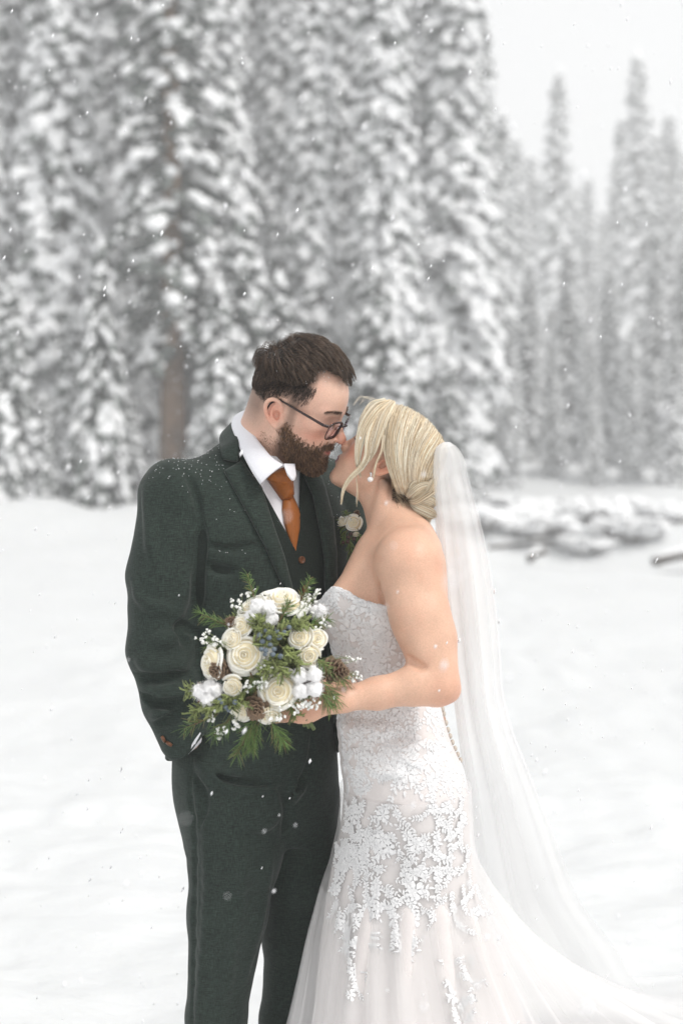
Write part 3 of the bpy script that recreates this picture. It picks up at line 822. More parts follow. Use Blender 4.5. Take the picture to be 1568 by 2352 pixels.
# waistcoat
f = Field(axis((-.42, .08, .0035)), axis((-.12, .36, .005)), axis((1.02, 1.62, .0035)))
torso(f, -.009, .98)
f.poly_cut([(560, 900), (540, 960), (566, 1055), (599, 1116), (677, 1258), (686, 1180), (689, 1090), (690, 900)], front(-.03), .002)
f.poly_cut([(400, 1700), (610, 1700), (690, 1660), (712, 1700), (800, 1700), (800, 2000), (400, 2000)], None, .003)
vest = np_obj('waistcoat', *f.mesh(), suit2, man); bvh_vest = bvh_of(*f.mesh())

# jacket
def jacket_field(hx):
    f = Field(axis((-.50, -.05, hx), (-.05, .26, hx*2)), axis((-.22, .12, hx), (.12, .45, hx*2)), axis((.97, 1.64, hx)))
    torso(f, .0, .98)
    f.chain([sR+np.array((.03, .01, .005)), sR], [.066, .071], .03)
    f.chain([sR, Wn(376, 1320, -.01), eR, Wn(398, 1610, -.035), Wn(434, 1725, -.04)], [.071, .071, .068, .060, .050], .014)
    f.chain([sL, sL*.5+eL*.5, eL, wL], [.068, .066, .06, .045], .02)
    f.cap(mf.w((.015, .09, 1.555)), mf.w((.0, .172, 1.540)), .050, .054, .03)
    return f
OPEN = [(535, 940), (552, 1030), (597, 1110), (625, 1200), (650, 1275), (668, 1342), (664, 1400), (640, 1480), (600, 1550), (540, 1620), (490, 1680), (478, 1760),
        (478, 2000), (770, 2000), (775, 1760), (760, 1600), (748, 1450), (745, 1345), (745, 1290), (737, 1231), (718, 1137), (693, 1083), (690, 1000), (600, 900)]
f = jacket_field(.007)
bj0 = bvh_of(*f.mesh())
f = jacket_field(.0042)
def ridge(f, bvh, pts, r, k, sink=.6, op='u', n=14, y0=0):
    Q = []
    for u, v in spline(pts, n):
        l, nn = hit(bvh, u, v, y0); Q.append(np.array(l-nn*r*sink))
    Q = np.array(Q); t = np.linspace(0, 1, n); rr = r*np.clip(np.sin(t*math.pi)*1.6, .25, 1)
    f.chain(list(Q), list(rr), k, op)
# folds of the sleeve: bulges and the valleys between them
for pts, r in (([(318, 1575), (350, 1598), (395, 1602), (440, 1590)], .016), ([(338, 1650), (380, 1640), (420, 1612), (455, 1585)], .014),
               ([(306, 1505), (350, 1530), (400, 1532), (440, 1515)], .012), ([(440, 1440), (400, 1465), (350, 1470)], .010),
               ([(300, 1330), (330, 1380), (390, 1400), (440, 1385)], .008), ([(455, 1300), (430, 1350), (400, 1440)], .009),
               ([(330, 1120), (345, 1200), (350, 1300)], .008), ([(468, 1500), (500, 1560), (520, 1640)], .010), ([(470, 1420), (520, 1470), (560, 1480)], .008)):
    ridge(f, bj0, pts, r*1.25, .012, .62)
for pts, r in (([(322, 1590), (365, 1613), (410, 1612), (450, 1600)], .007), ([(352, 1672), (395, 1650), (440, 1612)], .007), ([(310, 1548), (360, 1558), (430, 1548)], .006),
               ([(462, 1180), (462, 1240), (456, 1330), (452, 1420)], .008), ([(430, 1085), (447, 1130), (460, 1190)], .0035),
               ([(450, 1455), (415, 1440), (430, 1490)], .006), ([(470, 1290), (500, 1310), (540, 1310)], .004), ([(470, 1250), (530, 1262), (590, 1250)], .003)):
    ridge(f, bj0, pts, r*1.5, .010, -.05, 's')
f.add_noise(.0022, 14.0); f.add_noise(.0012, 34.0)
bvh_uncut = bvh_of(*f.mesh())
f.poly_cut(OPEN, front(-.03), .002)
f.poly_cut([(340, 1690), (386, 1743), (398, 1748), (424, 1738), (437, 1729), (470, 1685), (520, 1800), (300, 1800)], lambda X, Y, Z: (Z < 1.06) & (X < -.24) & (Y < .03), .002)
f.ell(W(409, 1738, -.045), (.020, .018, .010), .003, 's')
JV, JF = f.mesh()
jacket = np_obj('jacket', JV, JF, suit, man); bvh_jacket = bvh_of(JV, JF)

# lapels and collar, laid on the jacket
def part_decal(name, poly, bvh, m, parent, lift=.001, thick=.004, step=6, dome=0, y0=0.0):
    V, F = decal(poly, bvh, lift, thick, step, dome, y0)
    return np_obj(name, V, F, m, parent, True)
part_decal('lapel', [(515, 1084), (541, 1069), (553, 1060), (570, 1085), (599, 1122), (625, 1205), (650, 1278), (668, 1345), (664, 1395), (650, 1350), (610, 1260), (560, 1165)], bvh_uncut, suit, jacket, .003, .0075)
part_decal('lapel', [(694, 1086), (718, 1138), (737, 1232), (745, 1290), (745, 1345), (752, 1420), (769, 1345), (768, 1270), (761, 1195), (742, 1120), (727, 1078), (705, 1060)], bvh_uncut, suit, jacket, .003, .0075)
def loft_sheet(A, B, n=24, m=10, thick=.004, bow=0.0, bowdir=(0, -1, 0)):
    a = spline(A, n); b = spline(B, n); t = np.linspace(0, 1, m)[None, :, None]
    G = a[:, None, :]*(1-t)+b[:, None, :]*t+np.sin(t*math.pi)*bow*np.array(bowdir)
    return sheet(G, thick)
def hp(bvh, u, v, off, y0=0.0):
    l, nn = hit(bvh, u, v, y0); return np.array(l+nn*off)
nk = np.array(NECK_B); 
# jacket collar, round the back of the neck down to the notch
A = [Wn(628, 972, .20), Wn(590, 945, .185), Wn(556, 950, .155), Wn(540, 968, .10), Wn(541, 990, .05), Wn(552, 1022, .005), Wn(566, 1053, -.03)]
B = [Wn(640, 985, .225), Wn(575, 985, .21), Wn(530, 985, .17), Wn(507, 1004, .095), Wn(507, 1022, .05), hp(bvh_jacket, 510, 1040, .008), hp(bvh_jacket, 514, 1060, .008)]
A[-1] = hp(bvh_jacket, 545, 1066, .010); A[-2] = Wn(549, 1022, .0)
np_obj('collar', *loft_sheet(A, B, 30, 8, .006, .004), suit, jacket)
# shirt collar: standing band and two wings
A = [Wn(640, 968, .165), Wn(606, 940, .16), Wn(575, 940, .13), Wn(561, 955, .075), Wn(575, 985, .02), Wn(603, 1026, -.015), Wn(630, 1056, -.035), Wn(650, 1068, -.045)]
B = [Wn(640, 1000, .20), Wn(590, 962, .19), Wn(553, 952, .155), Wn(533, 973, .085), Wn(540, 1000, .03), Wn(560, 1048, -.02), Wn(583, 1090, -.045), Wn(598, 1113, -.058)]
np_obj('collar', *loft_sheet(A, B, 34, 8, .0035, .006, (-.5, -.8, 0)), cotton, shirt)
A = [Wn(652, 1066, -.045), Wn(664, 1066, -.03), Wn(676, 1066, -.01)]
B = [Wn(662, 1092, -.058), Wn(672, 1104, -.05), Wn(679, 1094, -.03)]
np_obj('collar', *loft_sheet(A, B, 12, 6, .0035, .004), cotton, shirt)
# tie
tie = tag(empty('tie', (-.1, -.02, 1.4)), None); tie.parent = man; tie.matrix_parent_inverse = root_matrix(man).inverted()
V, F = decal([(611, 1100), (622, 1084), (652, 1073), (661, 1085), (668, 1140), (662, 1150), (647, 1150)], bvh_shirt, .004, .016, 4, .010); np_obj('knot', V, F, silk, tie)
V, F = decal([(648, 1151), (669, 1141), (678, 1160), (686, 1182), (686, 1215), (678, 1258), (684, 1300), (672, 1275), (651, 1200), (647, 1172)], bvh_shirt, .003, .007, 4, .005); np_obj('blade', V, F, silk, tie)
# buttons
def button(u, v, bvh, r, parent, name='button'):
    l, nn = hit(bvh, u, v); s = Soup(); nn = np.array(nn); c = np.array(l)
    a = unit(np.cross(nn, (0, 0, 1))); b = np.cross(nn, a); th = np.arange(16)*math.pi/8
    ring = lambda rr, h: c+nn*h+rr*(np.cos(th)[:, None]*a+np.sin(th)[:, None]*b)
    R = np.stack([ring(r, -.001), ring(r, .003), ring(r*.85, .0045), ring(r*.7, .003), ring(r*.1, .0028)])
    idx = np.arange(80).reshape(5, 16)
    F = np.stack([idx[:-1], np.roll(idx[:-1], -1, 1), np.roll(idx[1:], -1, 1), idx[1:]], -1).reshape(-1, 4)
    o = np_obj(name, R.reshape(-1, 3), F, horn, parent)
    for dx, dz in ((1, 1), (-1, 1), (1, -1), (-1, -1)):
        pass
    return o
button(692, 1286, bvh_vest, .0075, vest); button(700, 1352, bvh_vest, .0075, vest)
for (u, v), (u2, v2) in (((373, 1690), (380, 1703)), ((384, 1704), (396, 1712))):
    a = hp(bvh_jacket, u, v, .0015, -.07); b = hp(bvh_jacket, u2, v2, .0015, -.07)
    np_obj('button', *tube1([a, a*.5+b*.5+np.array((0, -.001, 0)), b], [.003, .0038, .003], 8), horn, jacket)
A = [Wn(459, 1682, -.075), Wn(462, 1694, -.07), Wn(461, 1704, -.06)]; B = [Wn(440, 1712, -.088), Wn(436, 1725, -.085), Wn(432, 1731, -.08)]
np_obj('cuff', *loft_sheet(A, B, 10, 8, .003, .003), cotton, shirt)
# pocket flap edge and breast seam lines are cut into the cloth above

# trousers
def trouser_field(h):
    f = Field(axis((-.36, .10, h)), axis((-.14, .36, h)), axis((.06, .44, .012), (.44, 1.10, h)))
    f.loft([.80, .90, 1.0, 1.10], [0, 0, 0, 0], [.0]*4, [.10, .125, .122, .115], [.155, .178, .180, .172], .03, 'u', mf, 2.3)
    f.chain([Wn(538, 1850, .045), Wn(540, 1960, .045), Wn(522, 2100, .045), Wn(497, 2340, .05), np.array((-.255, .06, .08))], [.098, .092, .078, .059, .066], .02)
    f.chain([Wn(675, 1850, .165), Wn(690, 2000, .165), Wn(676, 2150, .17), Wn(656, 2345, .18), np.array((-.115, .20, .08))], [.098, .090, .066, .052, .062], .02)
    return f
f = trouser_field(.008); bt0 = bvh_of(*f.mesh())
f = trouser_field(.0045)
for pts, r in (([(450, 1790), (520, 1806), (600, 1806), (650, 1795)], .007), ([(655, 1850), (670, 1830), (700, 1790)], .010), ([(450, 1745), (480, 1770), (560, 1775)], .008),
               ([(470, 1880), (476, 2000), (466, 2200), (455, 2352)], .005), ([(560, 1900), (556, 2050), (530, 2200), (510, 2352)], .006), ([(625, 1960), (600, 2100), (565, 2250)], .006),
               ([(640, 1880), (600, 1900), (560, 1890)], .006)):
    ridge(f, bt0, pts, r*1.2, .013, .55)
for pts, r in (([(640, 1810), (655, 1830), (662, 1870), (650, 1920)], .006), ([(716, 1690), (712, 1750), (690, 1800), (664, 1830)], .004), ([(447, 1740), (437, 1800), (448, 1900), (445, 2100), (443, 2352)], .0035),
               ([(470, 1760), (530, 1790), (620, 1800)], .004), ([(445, 1775), (470, 1830), (460, 1900)], .004)):
    ridge(f, bt0, pts, r*1.3, .009, -.05, 's')
f.add_noise(.0022, 12.0); f.add_noise(.0010, 30.0)
V, F = f.mesh()
trousers = np_obj('trousers', V, F, suit, man); bvh_tr = bvh_of(V, F)
for an in (np.array((-.255, .06, 0)), np.array((-.115, .20, 0))):
    f = Field(axis((an[0]-.12, an[0]+.24, .008)), axis((an[1]-.26, an[1]+.12, .008)), axis((0.0, .14, .006)))
    f.cap(an+np.array((-.025, .03, .045)), an+np.array((.12, -.14, .035)), .045, .036, .02); f.cap(an+np.array((-.02, .02, .05)), an+np.array((-.02, .02, .11)), .045, .05, .02)
    np_obj('shoe', *f.mesh(), mat('black_leather', (.015, .012, .010), .35), man)
# ------------------------------------------------------------------ the groom's hair, beard, spectacles
hair_d = mat('dark_brown_hair', (.03, .02, .015), .38, attr='Col', spec=.45)
hair_b = mat('brown_beard', (.06, .03, .016), .5, attr='Col', spec=.35)
def strand_cols(n, base, var=.35, hi=None, p=.1):
    c = np.array(base)*(1+var*(rng.random((n, 1))*2-1))
    if hi is not None:
        m = rng.random(n) < p; c[m] = np.array(hi)*(1+.2*(rng.random((m.sum(), 1))*2-1))
    return np.clip(c, 0.001, 1)

def clump(P, ng, amount, seed_pts=None):
    """draw strands together into locks towards their tips"""
    n, K, _ = P.shape; g = rng.choice(n, ng, replace=False)
    mid = P[:, K//2]; gm = mid[g]
    near = np.array([np.argmin(((gm-q)**2).sum(1)) for q in mid]); G = P[g[near]]
    t = np.linspace(0, 1, K)[None, :, None]
    return P+(G-P)*amount*np.clip(t*1.15, 0, 1)**1.3

def man_hair():
    s = Soup()
    def hairline(L):
        x, y, z = L.T; ay = np.abs(y)
        front = np.interp(ay, [0, .025, .036, .046, .054, .06, .08], [.066, .061, .044, .030, .027, .029, .030])   # x limit
        zl = np.interp(x, [-.12, -.08, -.03, .0, .03, .055, .07, .085], [.012, .022, .052, .062, .074, .090, .096, .102])
        return (x < front+.003*rng.standard_normal(len(x))) & (z > zl+.008*rng.standard_normal(len(x)))
    n0 = 80000
    d = unit(rng.standard_normal((n0, 3))); L = on_scalp(np.array([-.004, 0, .045])+d*.09, np.zeros(n0))
    m = hairline(L); L = L[m][:12000]; n = len(L)
    whorl = np.array([-.066, -.012, .108])
    x, y, z = L.T; ay = np.abs(y)
    top = np.clip((z-.070+.10*np.maximum(x, -.03))/.030, 0, 1)
    frontness = np.clip((x-.0)/.07, 0, 1)
    H = (.006+.031*top*(1-.55*frontness**1.3))
    ln = .011+.042*top-.010*top*frontness+.004*rng.random(n)
    zl_ = np.interp(x, [-.12, -.08, -.03, .0, .03, .055, .07, .085], [.012, .022, .052, .060, .066, .078, .092, .100]); ln = ln*np.clip((z-zl_)/.030, .16, 1)*(1-.5*np.clip((ay-.020)/.02, 0, 1)*np.clip((x+.01)/.03, 0, 1))
    N = scalp_n(L); rad = L-whorl; rad[:, 2] *= .8
    rad += rng.standard_normal((n, 3))*.006
    lock = np.floor(L/.014).astype(int); hsh = _hash(lock[:, 0], lock[:, 1], lock[:, 2])[:, None]
    lockd = np.stack([_hash(lock[:, 0]+k*7, lock[:, 1]+k*3, lock[:, 2]+k) for k in range(3)], -1)*2-1
    D = unit(rad)+np.array([.6, -.15, .12])*frontness[:, None]+np.array([.10, 0, -.55])*(1-top)[:, None]
    D = D+lockd*.13; D = unit(D-N*(D*N).sum(1, keepdims=True))
    K = 9; P = np.zeros((n, K, 3)); P[:, 0] = L+N*.0005
    layer = (.30+.70*np.sqrt(rng.random(n)))*(.92+.16*hsh[:, 0]); lift = H*layer
    tuft = (np.linalg.norm(L-whorl, axis=1) < .030)
    for k in range(1, K):
        t = k/(K-1)
        h = lift*np.minimum(1, 2.0*t)*(1-.2*t*t)
        hang = (P[:, k-1, 0] > .078)
        nxt = P[:, k-1]+(ln/(K-1))[:, None]*D
        q = on_scalp(nxt, h)
        P[:, k] = np.where(hang[:, None], nxt, q)
        Nk = scalp_n(P[:, k]); D = np.where(hang[:, None], D, D-Nk*(D*Nk).sum(1, keepdims=True)*.9)
        D = unit(D+rng.standard_normal((n, 3))*.03+(lockd*.02)+np.where(hang[:, None], np.array([0, -.05, -.17]), 0))
    P = clump(P, 600, .5)
    wd = np.where(tuft)[0]; wd = wd[rng.random(len(wd)) < .30]
    td = unit(rng.standard_normal((14, 3))*.45+np.array([-.3, 0, .9]))
    for i in wd:
        dr = unit(N[i]*.7+td[i % 14]+rng.standard_normal(3)*.10); t = np.linspace(0, 1, K)[:, None]
        P[i] = L[i]+dr*(.016+.018*rng.random())*t+np.array([.010, 0, -.004])*t*t
    R = np.linspace(1, .25, K)[None]*(.00040+.00022*rng.random((n, 1)))
    C = strand_cols(n, (.047, .031, .022), .5, (.15, .098, .066), .32)
    Vt, Ft, Ct = tubes(hm.w(P), R*1.0, 3, C); s.add(Vt, Ft, Ct)
    # mass of hair under the visible strands
    f = Field(axis((-.25, .06, .0032)), axis((-.14, .16, .0032)), axis((1.62, 1.88, .0032)))
    X, Y, Z = np.broadcast_arrays(*f.grid((slice(None),)*3))
    Lx = hm.l(np.stack([X, Y, Z], -1).reshape(-1, 3).astype(float))
    x, y, z = Lx.T; ay = np.abs(y)
    tp = np.clip((z-.070+.10*np.maximum(x, -.03))/.030, 0, 1); fn = np.clip(x/.07, 0, 1)
    hh = (.001+.019*tp*(1-.5*fn))*np.clip(np.sqrt((x+.066)**2+(y+.012)**2+(z-.108)**2)/.045, .25, 1)
    frn = np.interp(ay, [0, .025, .036, .046, .054, .06, .08], [.060, .055, .038, .025, .022, .024, .025])
    zl = np.interp(x, [-.12, -.08, -.03, .0, .03, .055, .07, .085], [.034, .046, .070, .076, .086, .098, .104, .108])
    dd = np.maximum(np.maximum(scalp_sd(Lx)-hh, (x-frn)*.9), (zl-z)*.9)
    f.d[...] = dd.reshape(f.d.shape)
    Vm, Fm = f.mesh(); s.add(Vm, Fm, (.026, .018, .013))
    # short sides: the clipped fade
    m = None
    d = unit(rng.standard_normal((60000, 3))); L = on_scalp(np.array([-.01, 0, .03])+d*.09, np.zeros(60000))
    x, y, z = L.T; zl = np.interp(x, [-.12, -.08, -.03, .0, .03, .055], [-.07, -.06, .004, .036, .030, .045])
    dens = np.clip((z-zl)/.05, 0, 1)*(x < .052)*(z < .08)
    L = L[rng.random(len(L)) < dens*.6][:9000]; n = len(L); x, y, z = L.T
    N = scalp_n(L); D = unit(np.array([-.1, 0, -1.0])+N*.55+rng.standard_normal((n, 3))*.22); ln = (.0015+.0085*np.clip((z-.0)/.07, 0, 1))
    t = np.linspace(0, 1, 3)[None, :, None]; P = L[:, None]+D[:, None]*ln[:, None, None]*t
    Vt, Ft, Ct = tubes(hm.w(P), np.array([[.00036, .0003, .00012]]), 3, strand_cols(n, (.03, .02, .015), .4)); s.add(Vt, Ft, Ct)
    s.obj('hair', hair_d, man, True, True)
man_hair()

def man_beard():
    s = Soup()
    V, F = man_body_V, man_body_F
    def region(c):
        L = hm.l(c); x, y, z = L.T; ay = np.abs(y)
        cheek = np.interp(x, [-.01, .008, .03, .06, .08, .1], [.02, .004, -.030, -.043, -.046, -.038])
        r = (z < cheek+.006*rng.standard_normal(len(x))) & (z > -.118) & (x > np.interp(z, [-.12, -.09, -.07, -.03, .02], [.045, .030, .020, .012, .014])+.005*rng.standard_normal(len(x))) & (x < np.where(z > -.01, .030, .2)) & (np.linalg.norm(L-np.array([.05, 0, -.06]), axis=1) < .095)
        r &= ~((z > -.068) & (z < -.046) & (ay < .026) & (x > .088))
        r &= (z < -.01) | (rng.random(len(x)) < .4)
        return r
    P0, N = sample_mesh(V, F, 9500, region); L = hm.l(P0); n = len(L); x, y, z = L.T; ay = np.abs(y)
    N = N @ hm.M.T
    must = (z > -.048) & (x > .085)
    ln = .0065+.0045*np.clip((-.045-z)/.045, 0, 1)*np.clip((x-.02)/.04, .2, 1); ln[must] = .011; ln[z > -.02] *= .6; ln *= .8+.4*rng.random(n)
    D = N*.55+np.array([.16, 0, -.75])+rng.standard_normal((n, 3))*.22
    D[must] = N[must]*.25+np.stack([np.full(must.sum(), -.10), np.sign(y[must])*.55, np.full(must.sum(), -.75)], -1)+rng.standard_normal((must.sum(), 3))*.15
    D = unit(D); K = 6; P = np.zeros((n, K, 3)); P[:, 0] = L
    for k in range(1, K):
        P[:, k] = P[:, k-1]+D*(ln/(K-1))[:, None]; D = unit(D+np.array([.03, 0, -.05])+rng.standard_normal((n, 3))*.16)
    P = clump(P, 500, .4)
    C = strand_cols(n, (.085, .046, .027), .5, (.27, .155, .085), .36)
    C[x < .035] *= 1.25
    Vt, Ft, Ct = tubes(hm.w(P), np.linspace(1, .3, K)[None]*(.00036+.0002*rng.random((n, 1))), 3, C); s.add(Vt, Ft, Ct)
    # dense core on chin and jaw
    c0 = hm.w((.06, 0, -.09)); f = Field(axis((c0[0]-.09, c0[0]+.09, .003)), axis((c0[1]-.09, c0[1]+.09, .003)), axis((c0[2]-.08, c0[2]+.09, .003)))
    f.ell((.080, 0, -.090), (.020, .022, .016), .02, 'u', hm)
    for q in (1, -1):
        f.cap((.036, q*.040, -.072), (.070, q*.020, -.088), .014, .016, .02, 'u', hm)
    f.ell((.103, 0, -.064), (.018, .026, .0105), .006, 's', hm)
    f.add_noise(.003, 140.0)
    Vm, Fm = f.mesh(); s.add(Vm, Fm, (.045, .025, .015))
    # stubble on the neck and the upper cheek
    def nk_(c):
        L = hm.l(c); x, y, z = L.T
        return (((z < -.050) & (z > -.17) & (x > -.035) & (x < .09)) | (z > 9)) & (np.linalg.norm(L, axis=1) < .19)
    P0, N = sample_mesh(V, F, 4200, nk_); n = len(P0); D = unit(N*.6+np.array((.25, -.1, -.8))+rng.standard_normal((n, 3))*.2)
    P = P0[:, None]+D[:, None]*np.linspace(0, .0026, 3)[None, :, None]
    Vt, Ft, Ct = tubes(P, np.array([[.00022, .0002, .0001]]), 3, strand_cols(n, (.20, .125, .09), .4)); s.add(Vt, Ft, Ct)
    s.obj('beard', hair_b, man, True, True)
    for sg in (1, -1):
        n = 230; t = rng.random(n); ayv = .012+.044*t
        L = np.stack([np.full(n, .12), sg*ayv, .035+.004*np.sin(t*2.6)+.0022*rng.standard_normal(n)*(.3+.7*(1-t))], -1)
        keep = []
        for i in range(n):
            o = hm.w(L[i]); h_ = bvh_man.ray_cast(Vector(o), Vector(-hm.M[0]))
            keep.append(np.array(h_[0]) if h_[0] is not None else o)
        L = hm.l(np.array(keep)); D = unit(np.stack([np.full(n, .1), np.full(n, sg*1.0), .4-t*.9], -1)+rng.standard_normal((n, 3))*.15)
        P = L[:, None]+D[:, None]*.007*np.linspace(0, 1, 4)[None, :, None]+np.array([.0008, 0, 0])
        s = Soup(); Vt, Ft, Ct = tubes(hm.w(P), np.array([[.00028, .00028, .0002, .0001]]), 3, strand_cols(n, (.11, .068, .045), .4)); s.add(Vt, Ft, Ct)
        s.obj('eyebrow', hair_b, man, True, True)
man_beard()

acetate = mat('dark_tortoise_acetate', (.020, .008, .007), .12, noise=((70, 70, 70), 3, .5, 2.2), spec=.6)
def glass_lens():
    m = bpy.data.materials.new('lens_glass'); m.use_nodes = True; nt = m.node_tree; nt.nodes.clear()
    out = nt.nodes.new('ShaderNodeOutputMaterial'); tr = nt.nodes.new('ShaderNodeBsdfTransparent'); gl = nt.nodes.new('ShaderNodeBsdfGlossy')
    tr.inputs[0].default_value = (.90, .86, .88, 1); gl.inputs['Roughness'].default_value = .02; gl.inputs[0].default_value = (.9, .85, .95, 1)
    fn = nt.nodes.new('ShaderNodeFresnel'); fn.inputs[0].default_value = 1.5; mx = nt.nodes.new('ShaderNodeMixShader')
    nt.links.new(fn.outputs[0], mx.inputs[0]); nt.links.new(tr.outputs[0], mx.inputs[1]); nt.links.new(gl.outputs[0], mx.inputs[2]); nt.links.new(mx.outputs[0], out.inputs[0])
    return m
lens_m = glass_lens()
def spectacles():
    root = tag(empty('eyeglasses', hm.w((.1, 0, 0))), 'dark framed rectangular eyeglasses worn low on the nose of the bearded man', 'glasses')
    gl = Frame(hm.w((.1125, 0, .002)), hm.M[0], hm.M[1], hm.M[2], 1.0)
    T = math.radians(9); 
    def lp(y, z): # lens plane: pantoscopic tilt and a little wrap
        return np.array((-.012*abs(y)/.07-(-z)*math.sin(T)*1.0, y, z))
    for s in (1, -1):
        rim = []
        for a in np.linspace(0, 2*math.pi, 48, endpoint=False):
            ca, sa = math.cos(a), math.sin(a); p = 3.4
            rr = (abs(ca)**p+abs(sa)**p)**(-1/p)
            w = .0258*(1+.07*sa); h = .0188
            rim.append(lp(s*(.0355+w*rr*ca), -.001+h*rr*sa))
        rim = np.array(rim)
        ring = np.concatenate([rim, rim[:2]])
        top = np.array([(.0021 if q[2] > .012 else .0011) for q in ring])
        V, F = tube1([gl.w(q) for q in ring], top, 8, False); np_obj('rim', V, F, acetate, root)
        c = rim.mean(0); m = len(rim); V = np.array([gl.w(c+(q-c)*.99+np.array((.0007, 0, 0))) for q in rim]+[gl.w(c+np.array((.0022, 0, 0)))]+[gl.w(c+(q-c)*.99-np.array((.0007, 0, 0))) for q in rim]+[gl.w(c+np.array((.0008, 0, 0)))])
        i = np.arange(m); j = (i+1) % m
        F = [np.stack([i, j, np.full(m, m)], -1), np.stack([j+m+1, i+m+1, np.full(m, 2*m+1)], -1), np.stack([i, i+m+1, j+m+1, j], -1)]
        np_obj('lens', V, F, lens_m, root)
        # temple
        hx = lp(s*.066, .012)
        ear = hm.w((-.012, s*.0795, .030)); ear2 = hm.w((-.026, s*.081, .018)); ear3 = hm.w((-.034, s*.078, -.008))
        h0 = gl.w(hx); h1 = gl.w(hx+np.array((-.010, s*.005, .0)))
        pts = np.concatenate([np.linspace(h0, h1, 3)[:-1], np.linspace(h1, ear, 16)[:-1], spline([ear, ear2, ear3], 8)])
        T_ = unit(np.gradient(pts, axis=0)); B_ = unit(np.cross(T_, hm.M[1])); A_ = np.cross(B_, T_); th = np.arange(8)*math.pi/4
        wz = np.interp(np.arange(len(pts)), [0, 3, 15, len(pts)-1], [.0030, .0030, .0020, .0018])
        V = pts[:, None]+(np.cos(th)[None, :, None]*A_[:, None]*.0016+np.sin(th)[None, :, None]*B_[:, None]*wz[:, None, None])
        idx = np.arange(len(pts)*8).reshape(-1, 8); F = np.stack([idx[:-1], np.roll(idx[:-1], -1, 1), np.roll(idx[1:], -1, 1), idx[1:]], -1).reshape(-1, 4)
        np_obj('temple', V.reshape(-1, 3), F, acetate, root)
    pts = spline([gl.w(lp(y, z)+np.array((x, 0, 0))) for x, y, z in ((0, -.0105, .006), (.004, -.005, .0085), (.0045, 0, .009), (.004, .005, .0085), (0, .0105, .006))], 12)
    np_obj('bridge', *tube1(pts, .0022, 8), acetate, root)
spectacles()
# ------------------------------------------------------------------ the bride
bride = tag(empty('person', (.1, 0, 0)), 'blonde woman in strapless white lace gown and long veil, tilting her face up', 'person')
hb = head_frame((0, 0, 0), 36, -15, 7, -1, .90)
hb.o = np.array(W(778, 1015, .040))-hb.w((.1195, 0, -.0185))
ear_pt = hb.w((-.006, .076, .002)); hb.k = .855; hb.o = np.zeros(3); hb.o = ear_pt+np.array((.001, .004, 0))-hb.w((-.006, .076, .002))
bs = Wn(938, 1296, -.150); be = Wn(1003, 1570, -.20); bw = Wn(752, 1612, -.255)
bs2 = Wn(925, 1290, .150); be2 = np.array((.13, .17, 1.13)); bw2 = np.array((-.015, -.13, 1.15))
f = Field(axis((-.16, -.05, .003), (-.05, .27, .0025), (.27, .36, .006)), axis((-.33, -.08, .003), (-.08, .12, .0026), (.12, .24, .006)), axis((0, .95, .012), (.95, 1.42, .0032), (1.42, 1.74, .0024)))
sculpt_head(f, hb, False)
nb = Wn(905, 1235, .0)
f.cap(hb.w((-.036, 0, -.055)), nb+np.array((.006, 0, 0)), .040, .049, .025)
f.cap(hb.w((-.012, 0, -.070)), Wn(886, 1245, -.0), .022, .022, .02)
f.ell(Wn(893, 1390, -.0), (.100, .130, .135), .04)
f.ell(Wn(950, 1330, .0), (.065, .125, .120), .04)
f.cap(Wn(868, 1268, -.03), bs, .030, .045, .035); f.cap(Wn(868, 1268, .03), bs2, .030, .045, .035)
f.cap(Wn(918, 1205, -.02), Wn(955, 1262, -.105), .030, .045, .045); f.cap(Wn(918, 1205, .02), Wn(955, 1262, .105), .030, .045, .045)
f.cap(Wn(866, 1280, -.02), Wn(826, 1350, -.055), .030, .036, .04); f.cap(Wn(866, 1280, .02), Wn(826, 1350, .055), .030, .036, .04)
f.ell(Wn(806, 1396, -.058), (.056, .060, .050), .025); f.ell(Wn(806, 1396, .060), (.056, .060, .050), .025)
f.loft([.62, .80, .95, 1.05, 1.15, 1.25], [.13, .125, .11, .10, .10, .10], [0]*6, [.085, .10, .10, .088, .085, .095], [.12, .155, .15, .12, .105, .12], .03)
# collar bones
f.cap(Wn(858, 1262, -.02), Wn(905, 1268, -.13), .008, .006, .016)
f.cap(Wn(880, 1115, -.040), Wn(856, 1250, -.010), .008, .006, .022)
# near arm
f.ell(bs+np.array((.0, .01, -.005)), (.058, .052, .062), .03)
f.chain([bs, bs*.55+be*.45+np.array((-.002, 0, 0)), be], [.052, .049, .0375], .03)
f.cap(bs*.35+be*.65+np.array((.018, .01, 0)), be, .034, .034, .03)
f.chain([be, be*.80+bw*.20+np.array((0, -.002, .004)), be*.45+bw*.55, bw], [.036, .0365, .0285, .0205], .014)
f.cap(bs*.72+be*.28+np.array((-.022, -.018, 0)), bs*.30+be*.70+np.array((-.014, -.016, 0)), .028, .024, .03)
f.cap(bs*.80+be*.20+np.array((.020, -.010, 0)), bs*.40+be*.60+np.array((.020, -.006, 0)), .026, .022, .03)
f.ell(be+np.array((.024, .004, -.014)), (.020, .018, .020), .010)
sculpt_hand(f, bw, np.array((-.95, -.05, -.06)), np.array((.05, -.95, .15)), -1, (38, 55, 40), (.75, .35, -.55), .93)
